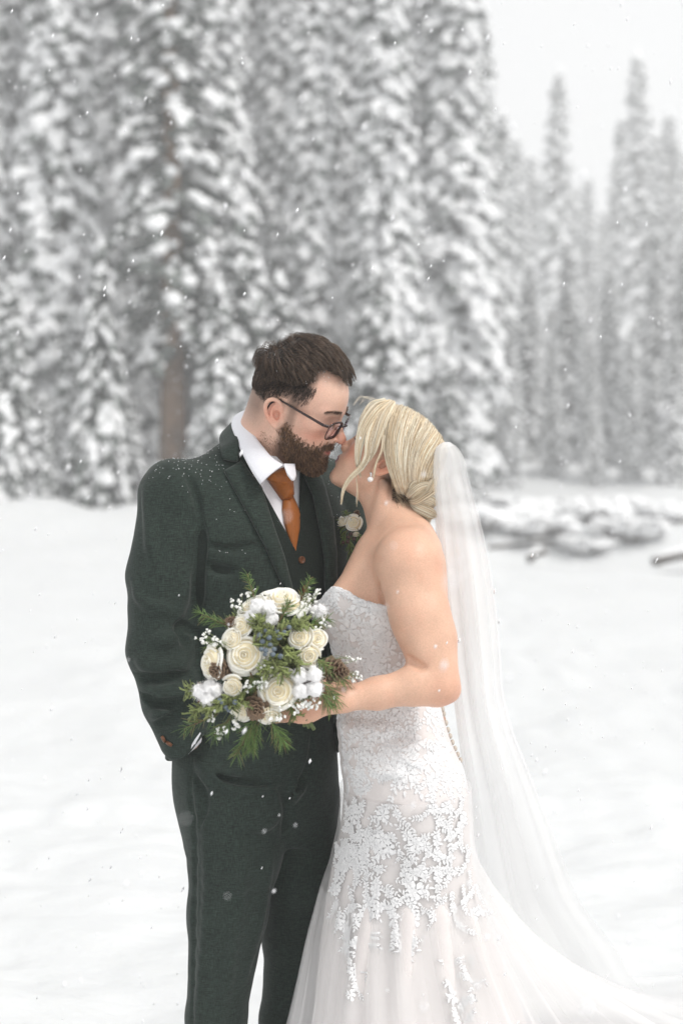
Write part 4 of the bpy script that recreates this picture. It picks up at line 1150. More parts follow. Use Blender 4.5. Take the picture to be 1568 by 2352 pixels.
# far arm
f.chain([bs2, be2, bw2], [.052, .042, .026], .02)
sculpt_hand(f, bw2, np.array((-.75, -.45, -.02)), np.array((-.3, .7, .5)), 1, (35, 50, 40), (.75, .35, -.55), .93)
for q, y in ((0, -.07), (1, .07)):
    f.chain([np.array((.115, y, .80)), np.array((.10, y, .46)), np.array((.12, y, .10))], [.085, .055, .04], .03)
    f.cap(np.array((.13, y, .05)), np.array((-.02, y, .03)), .035, .028, .02)
zi = int(np.searchsorted(f.ax[2], 1.40)); f.add_noise(.0013, 20.0, (slice(None), slice(None), slice(0, zi)))
b0_ = bvh_of(*f.mesh())
for pts in ([(936, 1508), (948, 1520), (962, 1530), (978, 1533)], [(868, 1330), (874, 1362), (886, 1392)]):
    ridge(f, b0_, pts, .0045, .008, -.1, 's', 10, -.2)
BV, BF = f.mesh(); BL = hb.l(BV)
col = head_colors(BL, False, SKIN_F); far = np.linalg.norm(BL-np.array((0, 0, 0)), axis=1) > .17
col[far] = SKIN_F
col = mottle(col, BV, [(be+np.array((.03, -.02, -.02)), .05, .55), (bw+np.array((-.05, 0, 0)), .06, .5), (bs+np.array((0, -.03, .04)), .05, .25), (hb.w((.07, .05, -.02)), .03, .5)])
np_obj('body', BV, BF, skin, bride, True, col)
bvh_bride = bvh_of(BV, BF)

# ---- gown
satin = mat('nude_lining', (.70, .655, .64), .6, noise=[((900, 900, 900), 2, .93, 1.06), ((6, 6, 6), 2, .97, 1.02)], bump=((500, 500, 500), 2, .10, .001), sheen=.1)
lace_m = mat('white_lace', (.88, .875, .88), .65, noise=((600, 600, 600), 3, .90, 1.04), bump=((800, 800, 800), 3, .5, .0015))
GV = [1330, 1390, 1440, 1500, 1560, 1640, 1700, 1760, 1800, 1850, 1900, 1960, 2040, 2150, 2352, 2600, 2880]
GL = [746, 735, 746, 762, 772, 774, 776, 783, 789, 788, 782, 768, 752, 738, 716, 690, 660]
GR = [1022, 1022, 1014, 1000, 996, 1016, 1034, 1060, 1072, 1074, 1076, 1082, 1098, 1130, 1210, 1300, 1420]
GY = [.132, .146, .138, .126, .120, .138, .156, .170, .174, .172, .168, .165, .17, .19, .25, .32, .40]
def gown_field(h):
    f = Field(axis((-.18, .60, h)), axis((-.42, .42, h*1.3)), axis((0, .42, .02), (.42, 1.37, h)))
    y0 = -.005; d = y0-CAMY
    z = [CAMZ-(v-HZ)/FPX*d for v in GV][::-1]; cx = [((a+b)/2-CU)/FPX*d for a, b in zip(GL, GR)][::-1]; rx = [(b-a)/2/FPX*d for a, b in zip(GL, GR)][::-1]
    z[0] = 0.0
    f.loft(z, cx, [y0]*len(z), rx, GY[::-1], .01, 'u', WORLD, 2.15)
    f.ell(Wn(803, 1388, -.058), (.064, .066, .066), .03); f.ell(Wn(803, 1388, .060), (.064, .066, .066), .03)
    return f
f = gown_field(.009); bg0 = bvh_of(*f.mesh())
f = gown_field(.005)
for pts, r in (([(778, 1690), (850, 1712), (930, 1722), (1000, 1700)], .008), ([(780, 1720), (860, 1740), (960, 1750)], .007), ([(785, 1755), (850, 1768), (920, 1775)], .006), ([(776, 1664), (840, 1680), (900, 1680)], .007),
               ([(940, 2060), (930, 2200), (900, 2352)], .012), ([(1010, 2060), (1020, 2200), (1030, 2352)], .014), ([(850, 2080), (830, 2200), (800, 2352)], .012), ([(1070, 2060), (1100, 2200), (1140, 2352)], .014)):
    ridge(f, bg0, pts, r, .02, .6)
f.add_noise(.0012, 30.0)
f.poly_cut([(600, 1385), (735, 1378), (744, 1366), (765, 1345), (797, 1356), (821, 1373), (853, 1384), (886, 1392), (960, 1402), (1030, 1372), (1100, 1370), (1100, 1000), (600, 1000)], None, .002)
GVt, GFc = f.mesh()
gown = np_obj('gown', GVt, GFc, satin, bride); bvh_gown = bvh_of(GVt, GFc)

# ---- net overskirt and train
net = tulle('skirt_tulle', (.93, .925, .925), .32, .5)
def overskirt(seed, zt, opac_m, spread_k, name, phs):
    na, nt_ = 180, 64; ph = np.linspace(0, 2*math.pi, na, endpoint=False)
    td = math.radians(50)                                        # the train runs back to the right
    G = np.zeros((nt_, na, 3)); r_ = random.Random(seed)
    wob = [(r_.randint(9, 30), r_.random()*6.28, r_.random()) for _ in range(7)]
    for k in range(nt_):
        t = k/(nt_-1); z = zt*(1-t)
        v = HZ+(CAMZ-z)/( -CAMY)*FPX
        gl = np.interp(v, GV, GL); gr = np.interp(v, GV, GR)
        left = np.interp(v, [1940, 1965, 2040, 2150, 2290, 2352, 2900], [770, 764, 740, 714, 689, 677, 560]); left = gl-4 if v < 1948 else min(left, gl-4)
        tq0 = float(np.clip((v-1940)/(2880-1940), 0, 1)); cx = (gl+gr)/2; ax = (cx-left)/FPX*2.84; ay = np.interp(v, GV, GY)+.005+.10*tq0**2
        tq = float(np.clip((v-1940)/(2880-1940), 0, 1)); tr = np.clip(np.cos(ph-td), 0, 1)**1.5*(1.15*tq**2.6+.15*tq)*spread_k
        rx_ = ax+.004; pl = sum(a*np.sin(ph*m+p+1.4*t) for m, p, a in wob)
        amp = .050*float(np.clip((v-1985)/800, 0, 1))**.8
        R = np.stack([np.cos(ph)*rx_, np.sin(ph)*ay], -1)*(1+(pl*amp*4)[:, None]*.5)
        right = np.cos(ph) > 0
        R[:, 0] = np.where(right, R[:, 0]*(1+.25*tq), R[:, 0])
        dirn = np.stack([np.cos(ph), np.sin(ph)], -1)
        R = R+dirn*tr[:, None]
        G[k, :, 0] = (cx-CU)/FPX*2.84+R[:, 0]; G[k, :, 1] = -.005+R[:, 1]
        G[k, :, 2] = np.maximum(z, .012)
    idx = np.arange(nt_*na).reshape(nt_, na)
    F = np.stack([idx[:-1], np.roll(idx[:-1], -1, 1), np.roll(idx[1:], -1, 1), idx[1:]], -1).reshape(-1, 4)
    F = F[:, ::-1]
    np_obj(name, G.reshape(-1, 3), F, opac_m, gown)
    return bvh_of(G.reshape(-1, 3), F)
bvh_skirt = overskirt(3, W(0, 1800, 0).z, net, 1.0, 'overskirt', 0)
overskirt(8, W(0, 2030, 0).z, net, .8, 'overskirt', 1)


def leaf2(c, ang, l, w, n=7):
    """pointed leaf outline from its base point, closed fan with a raised rim"""
    t = np.linspace(0, 1, n); hw = w*np.sin(t**.8*math.pi)**.8
    a = np.concatenate([np.stack([t*l, hw], -1), np.stack([t*l, -hw], -1)[-2:0:-1]])
    ca, sa = math.cos(ang), math.sin(ang)
    return np.array(c)+a @ np.array([[ca, sa], [-sa, ca]])
def petal2(c, ang, l, w, n=9):
    t = np.linspace(-1, 1, n); r = l*(1-.25*t**4); a = np.stack([r*np.cos(t*w), r*np.sin(t*w)], -1)
    a = np.concatenate([[[l*.12, 0]], a]); ca, sa = math.cos(ang), math.sin(ang)
    return np.array(c)+a @ np.array([[ca, sa], [-sa, ca]])
def motif(kind, s, rnd):
    """list of small outlines, metres; s is the size of a blossom"""
    out = []
    def blossom(x, y, r):
        n = rnd.choice((5, 6, 6)); a0 = rnd.random()*6
        for i in range(n): out.append(petal2((x, y), a0+i*2*math.pi/n, r*(.85+.3*rnd.random()), .46, 7))
        out.append(petal2((x, y), a0, r*.30, 3.0, 8))
    def trail(x, y, a, n, l):
        da = (rnd.random()-.5)*.5
        for i in range(n):
            for q in (1, -1):
                if rnd.random() < .88: out.append(leaf2((x, y), a+q*(.7+.35*rnd.random()), l*(.75+.5*rnd.random())*(1-.05*i), l*.20, 5))
            nx, ny = x+math.cos(a)*l*.62, y+math.sin(a)*l*.62
            out.append(leaf2((x, y), a, l*.7, l*.05, 4))
            x, y = nx, ny; a += da
        out.append(leaf2((x, y), a, l*.9, l*.2, 5))
    if kind == 'flower':
        blossom(0, 0, s); a0 = rnd.random()*6
        for k in range(rnd.randint(2, 3)): trail(math.cos(a0+k*2.2)*s*.8, math.sin(a0+k*2.2)*s*.8, a0+k*2.2, rnd.randint(1, 3), s*.75)
    elif kind == 'sprig':
        blossom(0, 0, s*.7); trail(0, -s*.5, -math.pi/2+(rnd.random()-.5), rnd.randint(3, 5), s*.8); trail(0, s*.5, math.pi/2+(rnd.random()-.5)*1.4, rnd.randint(1, 3), s*.7)
    elif kind == 'frond':
        trail(0, 0, -math.pi/2+(rnd.random()-.5)*1.4, rnd.randint(5, 7), s*.62)
    return out
rl = random.Random(11)
def put_motif(u, v, kind, s, rot, parent=None, name=None, bvh=None, lift=.0008):
    bvh = bvh or (bvh_skirt if v > 1812 else bvh_gown)
    l, nn = hit(bvh, u, v)
    if nn.y > .35: return
    e1 = Vector((0, 0, 1)).cross(nn)
    e1 = -e1 if e1.dot(Vector((1, 0, 0))) < 0 else e1
    e1 = e1.normalized(); e2 = nn.cross(e1); e2 = -e2 if e2.z < 0 else e2
    c, sn = math.cos(rot), math.sin(rot); so = Soup()
    for k_, poly in enumerate(motif(kind, s, rl)):
        P = poly @ np.array([[c, sn], [-sn, c]]); ctr = P.mean(0); n = len(P)
        def m3(q, h):
            p, n_, _, _ = (bvh or bvh_gown).find_nearest(l+e1*float(q[0])+e2*float(q[1]))
            return np.array(p+n_*(lift+h))
        rim = [m3(q, .0007) for q in P]; low = [m3(ctr+(q-ctr)*1.02, -.0014) for q in P]; inn = [m3(ctr+(q-ctr)*.72, .0003) for q in P]; cc = [m3(ctr, .0006)]
        V = np.array(rim+low+inn+cc); i = np.arange(n); j = (i+1) % n
        so.add(V, [np.stack([i+n, j+n, j, i], -1), np.stack([i, j, j+2*n, i+2*n], -1), np.stack([i+2*n, j+2*n, np.full(n, 3*n)], -1)])
    if so.n: so.obj(name or 'lace_motif', lace_m, parent or gown)
nm = 0
def spread(poly, count, size, kinds, mind):
    """scatter motifs over a picture region, keeping them apart"""
    P = np.array(poly); lo, hi = P.min(0), P.max(0); done = []
    for _ in range(count*40):
        q = lo+(hi-lo)*np.array([rl.random(), rl.random()])
        if poly_sd(P, np.array([q[0]]), np.array([q[1]]))[0] > 0: continue
        if any((q[0]-a)**2+(q[1]-b)**2 < mind**2 for a, b in done): continue
        done.append(tuple(q)); put_motif(q[0], q[1], rl.choice(kinds), size*(.75+.5*rl.random()), (rl.random()-.5)*2.2)
        if len(done) >= count: break
spread([(742, 1372), (768, 1350), (820, 1378), (885, 1396), (905, 1450), (945, 1520), (900, 1548), (780, 1580), (770, 1500), (750, 1430)], 36, .0185, ('flower', 'sprig', 'sprig', 'frond'), 16)
spread([(776, 1622), (1005, 1618), (1030, 1690), (1060, 1750), (1066, 1800), (960, 1790), (780, 1765)], 60, .017, ('flower', 'sprig', 'sprig', 'frond'), 14)
spread([(790, 1800), (830, 1790), (830, 1900), (800, 1990), (770, 1970), (785, 1900)], 16, .0115, ('sprig', 'frond', 'flower'), 17)
spread([(850, 1800), (920, 1790), (930, 1830), (900, 1900), (850, 1850)], 9, .012, ('flower', 'sprig'), 22)
spread([(950, 1790), (1066, 1800), (1072, 1900), (1085, 1970), (1000, 2010), (985, 1900)], 30, .0135, ('flower', 'sprig', 'sprig', 'frond'), 18)
spread([(800, 1900), (870, 1930), (860, 1960), (800, 1960)], 6, .011, ('sprig', 'flower'), 18)
spread([(772, 1985), (880, 1990), (1000, 2000), (1090, 1990), (1110, 2100), (1020, 2140), (940, 2090), (850, 2110), (760, 2090)], 48, .0135, ('flower', 'sprig', 'sprig', 'frond'), 20)
spread([(775, 2100), (850, 2110), (850, 2200), (825, 2290), (800, 2290), (800, 2200)], 15, .012, ('sprig', 'flower'), 22)
spread([(900, 2100), (960, 2110), (950, 2190), (915, 2200)], 7, .0115, ('sprig', 'flower'), 22)
spread([(1020, 2200), (1080, 2190), (1100, 2352), (1050, 2352)], 14, .0125, ('flower', 'sprig', 'frond'), 24)
spread([(860, 1900), (985, 1900), (1000, 1995), (870, 1995)], 15, .0125, ('sprig', 'frond', 'flower'), 18)
spread([(775, 1930), (850, 1940), (850, 2000), (770, 2000)], 14, .0125, ('sprig', 'frond', 'flower'), 15)
spread([(785, 1765), (1066, 1772), (1070, 1832), (788, 1826)], 18, .013, ('sprig', 'flower', 'frond'), 24)
# scalloped lace along the neckline
for i, (u, v) in enumerate(spline([(738, 1384), (745, 1370), (765, 1350), (797, 1361), (821, 1377), (853, 1388), (886, 1396)], 13)):
    put_motif(u, v+2, 'flower', .008, rl.random()*6)
pearl_beige = mat('covered_button', (.52, .46, .40), .5)
for (u, v) in ((1003, 1631), (1012, 1640), (1021, 1660), (1026, 1676), (1031, 1690), (1037, 1704), (1043, 1718), (1049, 1732), (1055, 1745)):
    p, n_, _, _ = bvh_gown.find_nearest(W(u+4, v, -.01)); c = np.array(p+n_*.002)
    f = Field(axis((c[0]-.012, c[0]+.012, .0016)), axis((c[1]-.012, c[1]+.012, .0016)), axis((c[2]-.012, c[2]+.012, .0016)))
    f.ell(c, (.0045, .0065, .0060), .002); np_obj('button', *f.mesh(), pearl_beige, gown)

# ---- veil
veil_m = tulle('veil_tulle', (.95, .95, .95), .42, .45)
VR = [ # v, left, right, depth
 (1016, 1016, 1034, -.03), (1024, 1003, 1046, -.045), (1036, 997, 1056, -.05), (1056, 993, 1066, -.05), (1092, 993, 1074, -.045), (1164, 997, 1094, -.02), (1236, 1001, 1112, .01), (1374, 1012, 1136, .05),
 (1500, 1026, 1149, .09), (1600, 1040, 1157, .10), (1680, 1050, 1178, .12), (1740, 1058, 1202, .14), (1850, 1074, 1245, .22), (1980, 1088, 1294, .36), (2075, 1100, 1333, .50), (2172, 1130, 1406, .74), (2285, 1185, 1484, 1.05), (2345, 1220, 1560, 1.22), (2380, 1260, 1640, 1.28)]
veil = empty('veil', (.3, .1, 0)); veil.parent = bride; veil.matrix_parent_inverse = root_matrix(bride).inverted()
def veil_sheet(name, seed, l0, l1, dy, amp, m):
    r_ = random.Random(seed); A = np.array(VR, dtype=float); nr, nc = 90, 64
    v = np.concatenate([np.linspace(1016, 1100, 24), np.linspace(1100, 2380, nr)[1:]])
    L = hermite1(A[:, 0], A[:, 1], v); R = hermite1(A[:, 0], A[:, 2], v); Y = hermite1(A[:, 0], A[:, 3], v)
    G = np.zeros((len(v), nc, 3)); wv = [(r_.uniform(.8, 4.5), r_.random()*6.28, r_.uniform(.3, 1)) for _ in range(6)]
    for i in range(len(v)):
        s = np.linspace(l0, l1, nc); w_ = sum(a*np.sin(2*math.pi*q*s+p+v[i]*.0009) for q, p, a in wv)
        g = min(1, (v[i]-1010)/120)
        us = L[i]+(R[i]-L[i])*(s+.010*w_*np.sin(s*math.pi)*g)
        ys = Y[i]+dy*g+amp*w_*(.3+.7*min(1, (v[i]-1016)/500))*g-.02*np.sin(s*math.pi)*(1-g)
        for j in range(nc):
            p = W(us[j], v[i], ys[j]); G[i, j] = (p.x, p.y, max(p.z, .03+.004*math.sin(j)))
    V, F = sheet(G); np_obj(name, V, F, m, veil)
veil_sheet('veil_layer', 1, 0.0, 1.0, 0.0, .012, veil_m)
veil_sheet('veil_layer', 2, 0.0, .93, .03, .014, veil_m)
veil_sheet('veil_layer', 5, .03, .72, -.025, .012, veil_m)
silver = mat('silver_comb', (.7, .7, .72), .3, metal=1)
cb = [Wn(u, v, y) for u, v, y in ((998, 1034, -.03), (1012, 1022, -.01), (1028, 1018, .02), (1036, 1022, .05))]
np_obj('comb', *tube1(spline(cb, 12), .003, 8), silver, veil)
# ------------------------------------------------------------------ the bride's hair
hair_f = mat('blonde_hair', (.5, .36, .2), .36, attr='Col', spec=.45)
BLONDE, BL_HI, BL_LO = (.83, .69, .49), (.98, .90, .75), (.50, .375, .24)
def blonde(n, lo=.25):
    c = strand_cols(n, BLONDE, .16, BL_HI, .40); m = rng.random(n) < lo; c[m] = np.array(BL_LO)*(1+.25*(rng.random((m.sum(), 1))*2-1)); return c
def lock_strands(center, width, thick, n, normal, K=26, seed=0, twist=0.0, r=.00034, spread_end=1.0, col=None, wisp=.10):
    """a lock of hair: strands filling a flattened tube around a centre line"""
    c = spline(center, K); T = unit(np.gradient(c, axis=0)); Nn = np.asarray(normal, dtype=float)
    Nn = np.broadcast_to(Nn, c.shape); B = unit(np.cross(T, Nn)); Nn = np.cross(B, T)
    a = rng.random(n)*2*math.pi; q = np.sqrt(rng.random(n))
    w = np.interp(np.linspace(0, 1, K), np.linspace(0, 1, len(width)), width); th = np.interp(np.linspace(0, 1, K), np.linspace(0, 1, len(thick)), thick)
    ang = a[:, None]+twist*np.linspace(0, 1, K)[None]
    P = c[None]+(np.cos(ang)*q[:, None]*w[None])[..., None]*B[None]+(np.sin(ang)*q[:, None]*th[None])[..., None]*Nn[None]
    wv = np.sin(np.linspace(0, 1, K)[None]*(3+4*rng.random((n, 1)))+rng.random((n, 1))*6)*wisp*.01*np.linspace(.2, 1, K)[None]
    P = P+wv[..., None]*B[None]
    fr_ = (.72+.28*rng.random(n)**.5)[:, None]*np.linspace(0, 1, K)[None]*(K-1); i0 = np.minimum(fr_.astype(int), K-2); ft = (fr_-i0)[..., None]; ii = np.arange(n)[:, None]
    P = P[ii, i0]*(1-ft)+P[ii, i0+1]*ft
    R = r*(.8+.5*rng.random((n, 1)))*np.interp(np.linspace(0, 1, K), [0, .05, .8, 1], [.9, 1, .9, .3])[None]
    return tubes(P, R, 3, blonde(n) if col is None else col)

hair_s = Soup()
# hair swept from the parting back into the knot, both sides of the head
def swept(side, n):
    s_ = rng.random(n); K = 14
    start = np.stack([np.interp(s_, [0, .25, .6, 1], [.066, .030, -.030, -.075]), np.full(n, .006*side)+.004*rng.standard_normal(n), np.full(n, .12)], -1)
    start = on_scalp(start, np.zeros(n))
    mid = np.stack([np.interp(s_, [0, .4, 1], [.018, -.038, -.098]), side*np.interp(s_, [0, .5, 1], [.080, .078, .040]), np.interp(s_, [0, .4, 1], [.046, .052, .060])], -1)
    mid += rng.standard_normal((n, 3))*.003
    end = np.stack([np.interp(s_, [0, 1], [-.074, -.112]), side*np.interp(s_, [0, 1], [.036, .010])+.004*rng.standard_normal(n), np.interp(s_, [0, 1], [-.034, .004])+.004*rng.standard_normal(n)], -1)
    t = np.linspace(0, 1, K)[None, :, None]
    P = (1-t)**2*start[:, None]+2*t*(1-t)*(2*mid-.5*start-.5*end)[:, None]+t*t*end[:, None]
    lay = .007+.013*np.sqrt(rng.random(n)); tt = np.linspace(0, 1, K)
    clmp = np.floor(s_*60).astype(int); ridge_ = (_hash(clmp, clmp*0+3, clmp*0)-.5)*.004
    hgt = (lay+ridge_)[:, None]*np.interp(tt, [0, .12, .8, 1], [.35, 1, 1, .9])[None]
    P = on_scalp(P, hgt)
    # volume above the crown
    P = P+np.array([-.12, 0, .35])*(.012*np.exp(-((tt-.15)/.25)**2))[None, :, None]
    P = P+(rng.standard_normal((n, 1, 3))*.0010)
    return P
for side, n in ((1, 8000), (-1, 2600)):
    P = clump(swept(side, n), 700 if side > 0 else 160, .22)
    n = len(P); V, F, C = tubes(hb.w(P), (.00030+.00018*rng.random((n, 1)))*np.ones((1, P.shape[1])), 3, blonde(n, .22)); hair_s.add(V, F, C)
# cap below the strands
f = Field(axis((-.03, .26, .0034)), axis((-.11, .16, .0034)), axis((1.46, 1.74, .0034)))
X, Y, Z = np.broadcast_arrays(*f.grid((slice(None),)*3)); Lx = hb.l(np.stack([X, Y, Z], -1).reshape(-1, 3).astype(float)); x, y, z = Lx.T
lim = np.interp(x, [-.12, -.05, -.01, .02, .05, .075], [-.045, -.035, .030, .045, .060, .085])
f.d[...] = np.maximum(np.maximum(scalp_sd(Lx)-.0075, (lim-z)*.8), x-.070).reshape(f.d.shape)
Vm, Fm = f.mesh(); hair_s.add(Vm, Fm, (.36, .265, .17))
hy = lambda u, v, o=.012: hp(bvh_bride, u, v, o, -.05)
ND = np.array((-.1, -1, .05))
# face-framing locks
for ctr, w, th, n in (
    ([Wn(896, 921, -.004), Wn(862, 945, -.050), Wn(836, 985, -.066), Wn(823, 1035, -.066), Wn(822, 1070, -.062), Wn(828, 1097, -.058)], [.004, .013, .014, .010, .006, .001], [.003, .006, .006, .005, .003, .001], 520),
    ([Wn(900, 922, -.006), Wn(868, 960, -.056), Wn(848, 1010, -.074), Wn(843, 1050, -.074), Wn(828, 1076, -.070), Wn(806, 1096, -.066), Wn(790, 1120, -.064), Wn(783, 1160, -.064)], [.004, .012, .012, .009, .007, .005, .003, .0008], [.003, .006, .005, .004, .003, .003, .002, .001], 520),
    ([Wn(904, 923, -.008), Wn(880, 960, -.060), Wn(866, 1005, -.076), Wn(856, 1040, -.076), Wn(838, 1068, -.072)], [.004, .011, .010, .007, .002], [.003, .005, .005, .004, .002], 380),
    ([Wn(884, 918, -.002), Wn(852, 936, -.034), Wn(832, 972, -.050), Wn(824, 1005, -.056)], [.004, .010, .009, .003], [.003, .005, .005, .002], 260),
    ([Wn(880, 1000, -.078), Wn(876, 1035, -.080), Wn(862, 1070, -.082), Wn(857, 1100, -.080)], [.004, .003, .002, .001], [.002, .002, .001, .001], 26),
    ([Wn(818, 1090, -.060), Wn(820, 1130, -.058), Wn(818, 1165, -.058)], [.001, .002, .001], [.001]*3, 7)):
    V, F, C = lock_strands(ctr, w, th, n, ND); hair_s.add(V, F, C)
# fly-away hairs at the forehead
for _ in range(9):
    u0, v0 = 850+30*rng.random(), 918+6*rng.random(); a = rng.random()
    pts = [Wn(u0, v0, -.02), Wn(u0-18-10*a, v0-6-4*a, -.02), Wn(u0-30-14*a, v0+2+8*a, -.02)]
    V, F = tube1(spline(pts, 8), .00025, 3, False); hair_s.add(V, F, BL_HI)
# the knot at the nape: rolled locks over a core
f = Field(axis((.10, .22, .003)), axis((-.07, .10, .003)), axis((1.44, 1.60, .003)))
f.ell(Wn(966, 1146, .012), (.030, .038, .040), .01); f.ell(Wn(948, 1120, .012), (.024, .034, .030), .015)
Vm, Fm = f.mesh(); hair_s.add(Vm, Fm, (.30, .21, .125))
for ctr, w, th, n, nr in (
    ([Wn(996, 1096, -.018), Wn(962, 1094, -.030), Wn(940, 1104, -.034), Wn(931, 1122, -.030), Wn(934, 1136, -.018)], [.008, .011, .011, .010, .005], [.006, .008, .008, .007, .004], 620, (-.2, -1, .2)),
    ([Wn(990, 1112, -.030), Wn(966, 1116, -.036), Wn(946, 1130, -.036), Wn(934, 1143, -.028)], [.005, .009, .010, .005], [.005, .007, .007, .004], 420, (-.2, -1, .2)),
    ([Wn(996, 1122, -.028), Wn(976, 1134, -.036), Wn(950, 1150, -.034), Wn(940, 1150, -.022)], [.009, .012, .011, .004], [.006, .008, .007, .004], 520, (-.1, -1, .1)),
    ([Wn(999, 1098, -.022), Wn(992, 1112, -.034), Wn(982, 1128, -.036), Wn(976, 1140, -.028)], [.006, .009, .008, .004], [.005, .006, .006, .003], 320, (0, -1, 0)),
    ([Wn(948, 1152, -.022), Wn(966, 1146, -.034), Wn(986, 1150, -.034), Wn(1000, 1160, -.018)], [.005, .010, .011, .006], [.004, .006, .006, .004], 420, (0, -1, 0)),
    ([Wn(944, 1158, -.016), Wn(958, 1166, -.032), Wn(980, 1176, -.032), Wn(1000, 1186, -.012)], [.005, .011, .012, .007], [.004, .007, .007, .004], 520, (0, -1, -.2)),
    ([Wn(952, 1172, -.010), Wn(968, 1186, -.022), Wn(990, 1196, -.018)], [.004, .008, .005], [.004, .006, .004], 280, (0, -1, -.4))):
    ctr = [np.array(q)+np.array((0, -.012, 0)) for q in ctr]; V, F, C = lock_strands(ctr, w, th, n, np.array(nr), 22, wisp=.03); hair_s.add(V, F, C)
# dark under-hair of the nape and loose ends
P0 = rng.random((420, 2)); 
pts0 = np.array([hy(899+a*16, 1092+b*58-a*4, .001) for a, b in P0]); n = len(pts0)
D = unit(np.array((.55, .10, -.5))+rng.standard_normal((n, 3))*.16); t = np.linspace(0, 1, 6)[None, :, None]
P = pts0[:, None]+D[:, None]*(.010+.014*rng.random((n, 1, 1)))*t+np.array((0, -.004, .006))*np.sin(t*3.14)
V, F, C = tubes(P, np.full((n, 6), .0004), 3, strand_cols(n, (.085, .055, .032), .4, BL_LO, .25)); hair_s.add(V, F, C)
for _ in range(40):
    u0, v0 = 915+30*rng.random(), 1140+18*rng.random(); a = hy(u0, v0, .001); q = rng.standard_normal(3)
    pts = [a, a+np.array((.006, -.006, -.008))+q*.002, a+np.array((-.006+.02*rng.random(), -.008, -.022))+q*.006]
    V, F = tube1(spline(pts, 7), .0003, 3, False); hair_s.add(V, F, BL_LO if rng.random() < .6 else BLONDE)
hair_s.obj('hair', hair_f, bride, True, True)
# lashes
s = Soup()
for sg in (1,):
    for i in range(60):
        t = i/59; L0 = np.array((.091-.010*t*t, sg*(.020+.026*t), .0105-.002*abs(t-.5))); 
        p = hb.w(L0); q_, n_, _, _ = bvh_bride.find_nearest(Vector(p)); b = hb.l(np.array(q_)) 
        e = b+np.array((.0085, sg*.004*(t-.2), -.0005+.004*(1-abs(t-.6)))); m_ = (b+e)/2+np.array((.001, 0, -.0022))
        V, F = tube1(hb.w(spline([b, m_, e], 5)), np.array([.00038, .00034, .00028, .0002, .0001]), 3, False); s.add(V, F)
s.obj('eyelashes', mat('black_lash', (.008, .006, .006), .5), bride)
# pearl earring
ear_root = tag(empty('earring', W(851, 1094, -.075)), 'white pearl drop earring below the ear of the blonde woman', 'earring')
pc = Wn(850, 1101, -.074); f = Field(axis((pc[0]-.012, pc[0]+.012, .0011)), axis((pc[1]-.012, pc[1]+.012, .0011)), axis((pc[2]-.012, pc[2]+.012, .0011)))
f.ell(pc, (.0058, .0058, .0056), .001); np_obj('pearl', *f.mesh(), mat('pearl', (.82, .79, .76), .18, coat=.6, sss=.1), ear_root)
np_obj('drop', *tube1(spline([Wn(851, 1086, -.076), Wn(852, 1091, -.078), Wn(850, 1097, -.075)], 6), [.0026, .0022, .0014, .0018, .0013, .001], 8), silver, ear_root)
# ------------------------------------------------------------------ bouquet
rb = np.random.default_rng(77)
petal_m = mat('cream_petal', (.86, .81, .66), .55, attr='Col', sss=.2, sss_col=(1, .8, .5), spec=.3, bump=((60, 60, 60), 3, .15, .004))
cotton_b = mat('cotton_fluff', (.88, .87, .87), .95, sss=.15, sss_col=(.8, .8, .8), bump=((160, 160, 160), 4, .5, .003), spec=.1)
cone_m = mat('cone_scale', (.13, .075, .045), .7, attr='Col', noise=((180, 180, 180), 3, .65, 1.35), bump=((250, 250, 250), 3, .4, .002))
pine_m = mat('pine_needles', (.10, .16, .05), .5, attr='Col', spec=.4)
gyp_m = mat('gypsophila', (.87, .87, .84), .7, attr='Col', sss=.1, sss_col=(.8, .8, .6))
berry_m = mat('juniper_berry', (.12, .15, .18), .6, noise=((160, 160, 160), 3, .7, 1.35))
stem_m = mat('green_stem', (.10, .13, .04), .5)
BC = Wn(612, 1528, -.235); BR = .150
bouquet = tag(empty('bouquet', W(705, 1625, -.25)), 'round bridal bouquet of cream roses, cotton, pine cones and greenery', 'bouquet')
def bp(u, v, out=0.0, fl=.85):
    """point on the bouquet's dome under a picture point"""
    y = BC[1]
    for _ in range(4):
        p = Wn(u, v, y); r = math.hypot(p[0]-BC[0], p[2]-BC[2]); y = BC[1]-fl*math.sqrt(max(BR*BR-r*r, .0009))*.75-out
    return Wn(u, v, y)
def axes(n):
    n = unit(n); a = unit(np.cross(n, (.13, .35, .92))); return a, np.cross(n, a), n
def aim(c, k=1.0): # outwards from the bouquet's heart, mostly to the camera
    return unit((c-(BC+np.array((0, .10, 0))))*np.array((1, k, 1)))
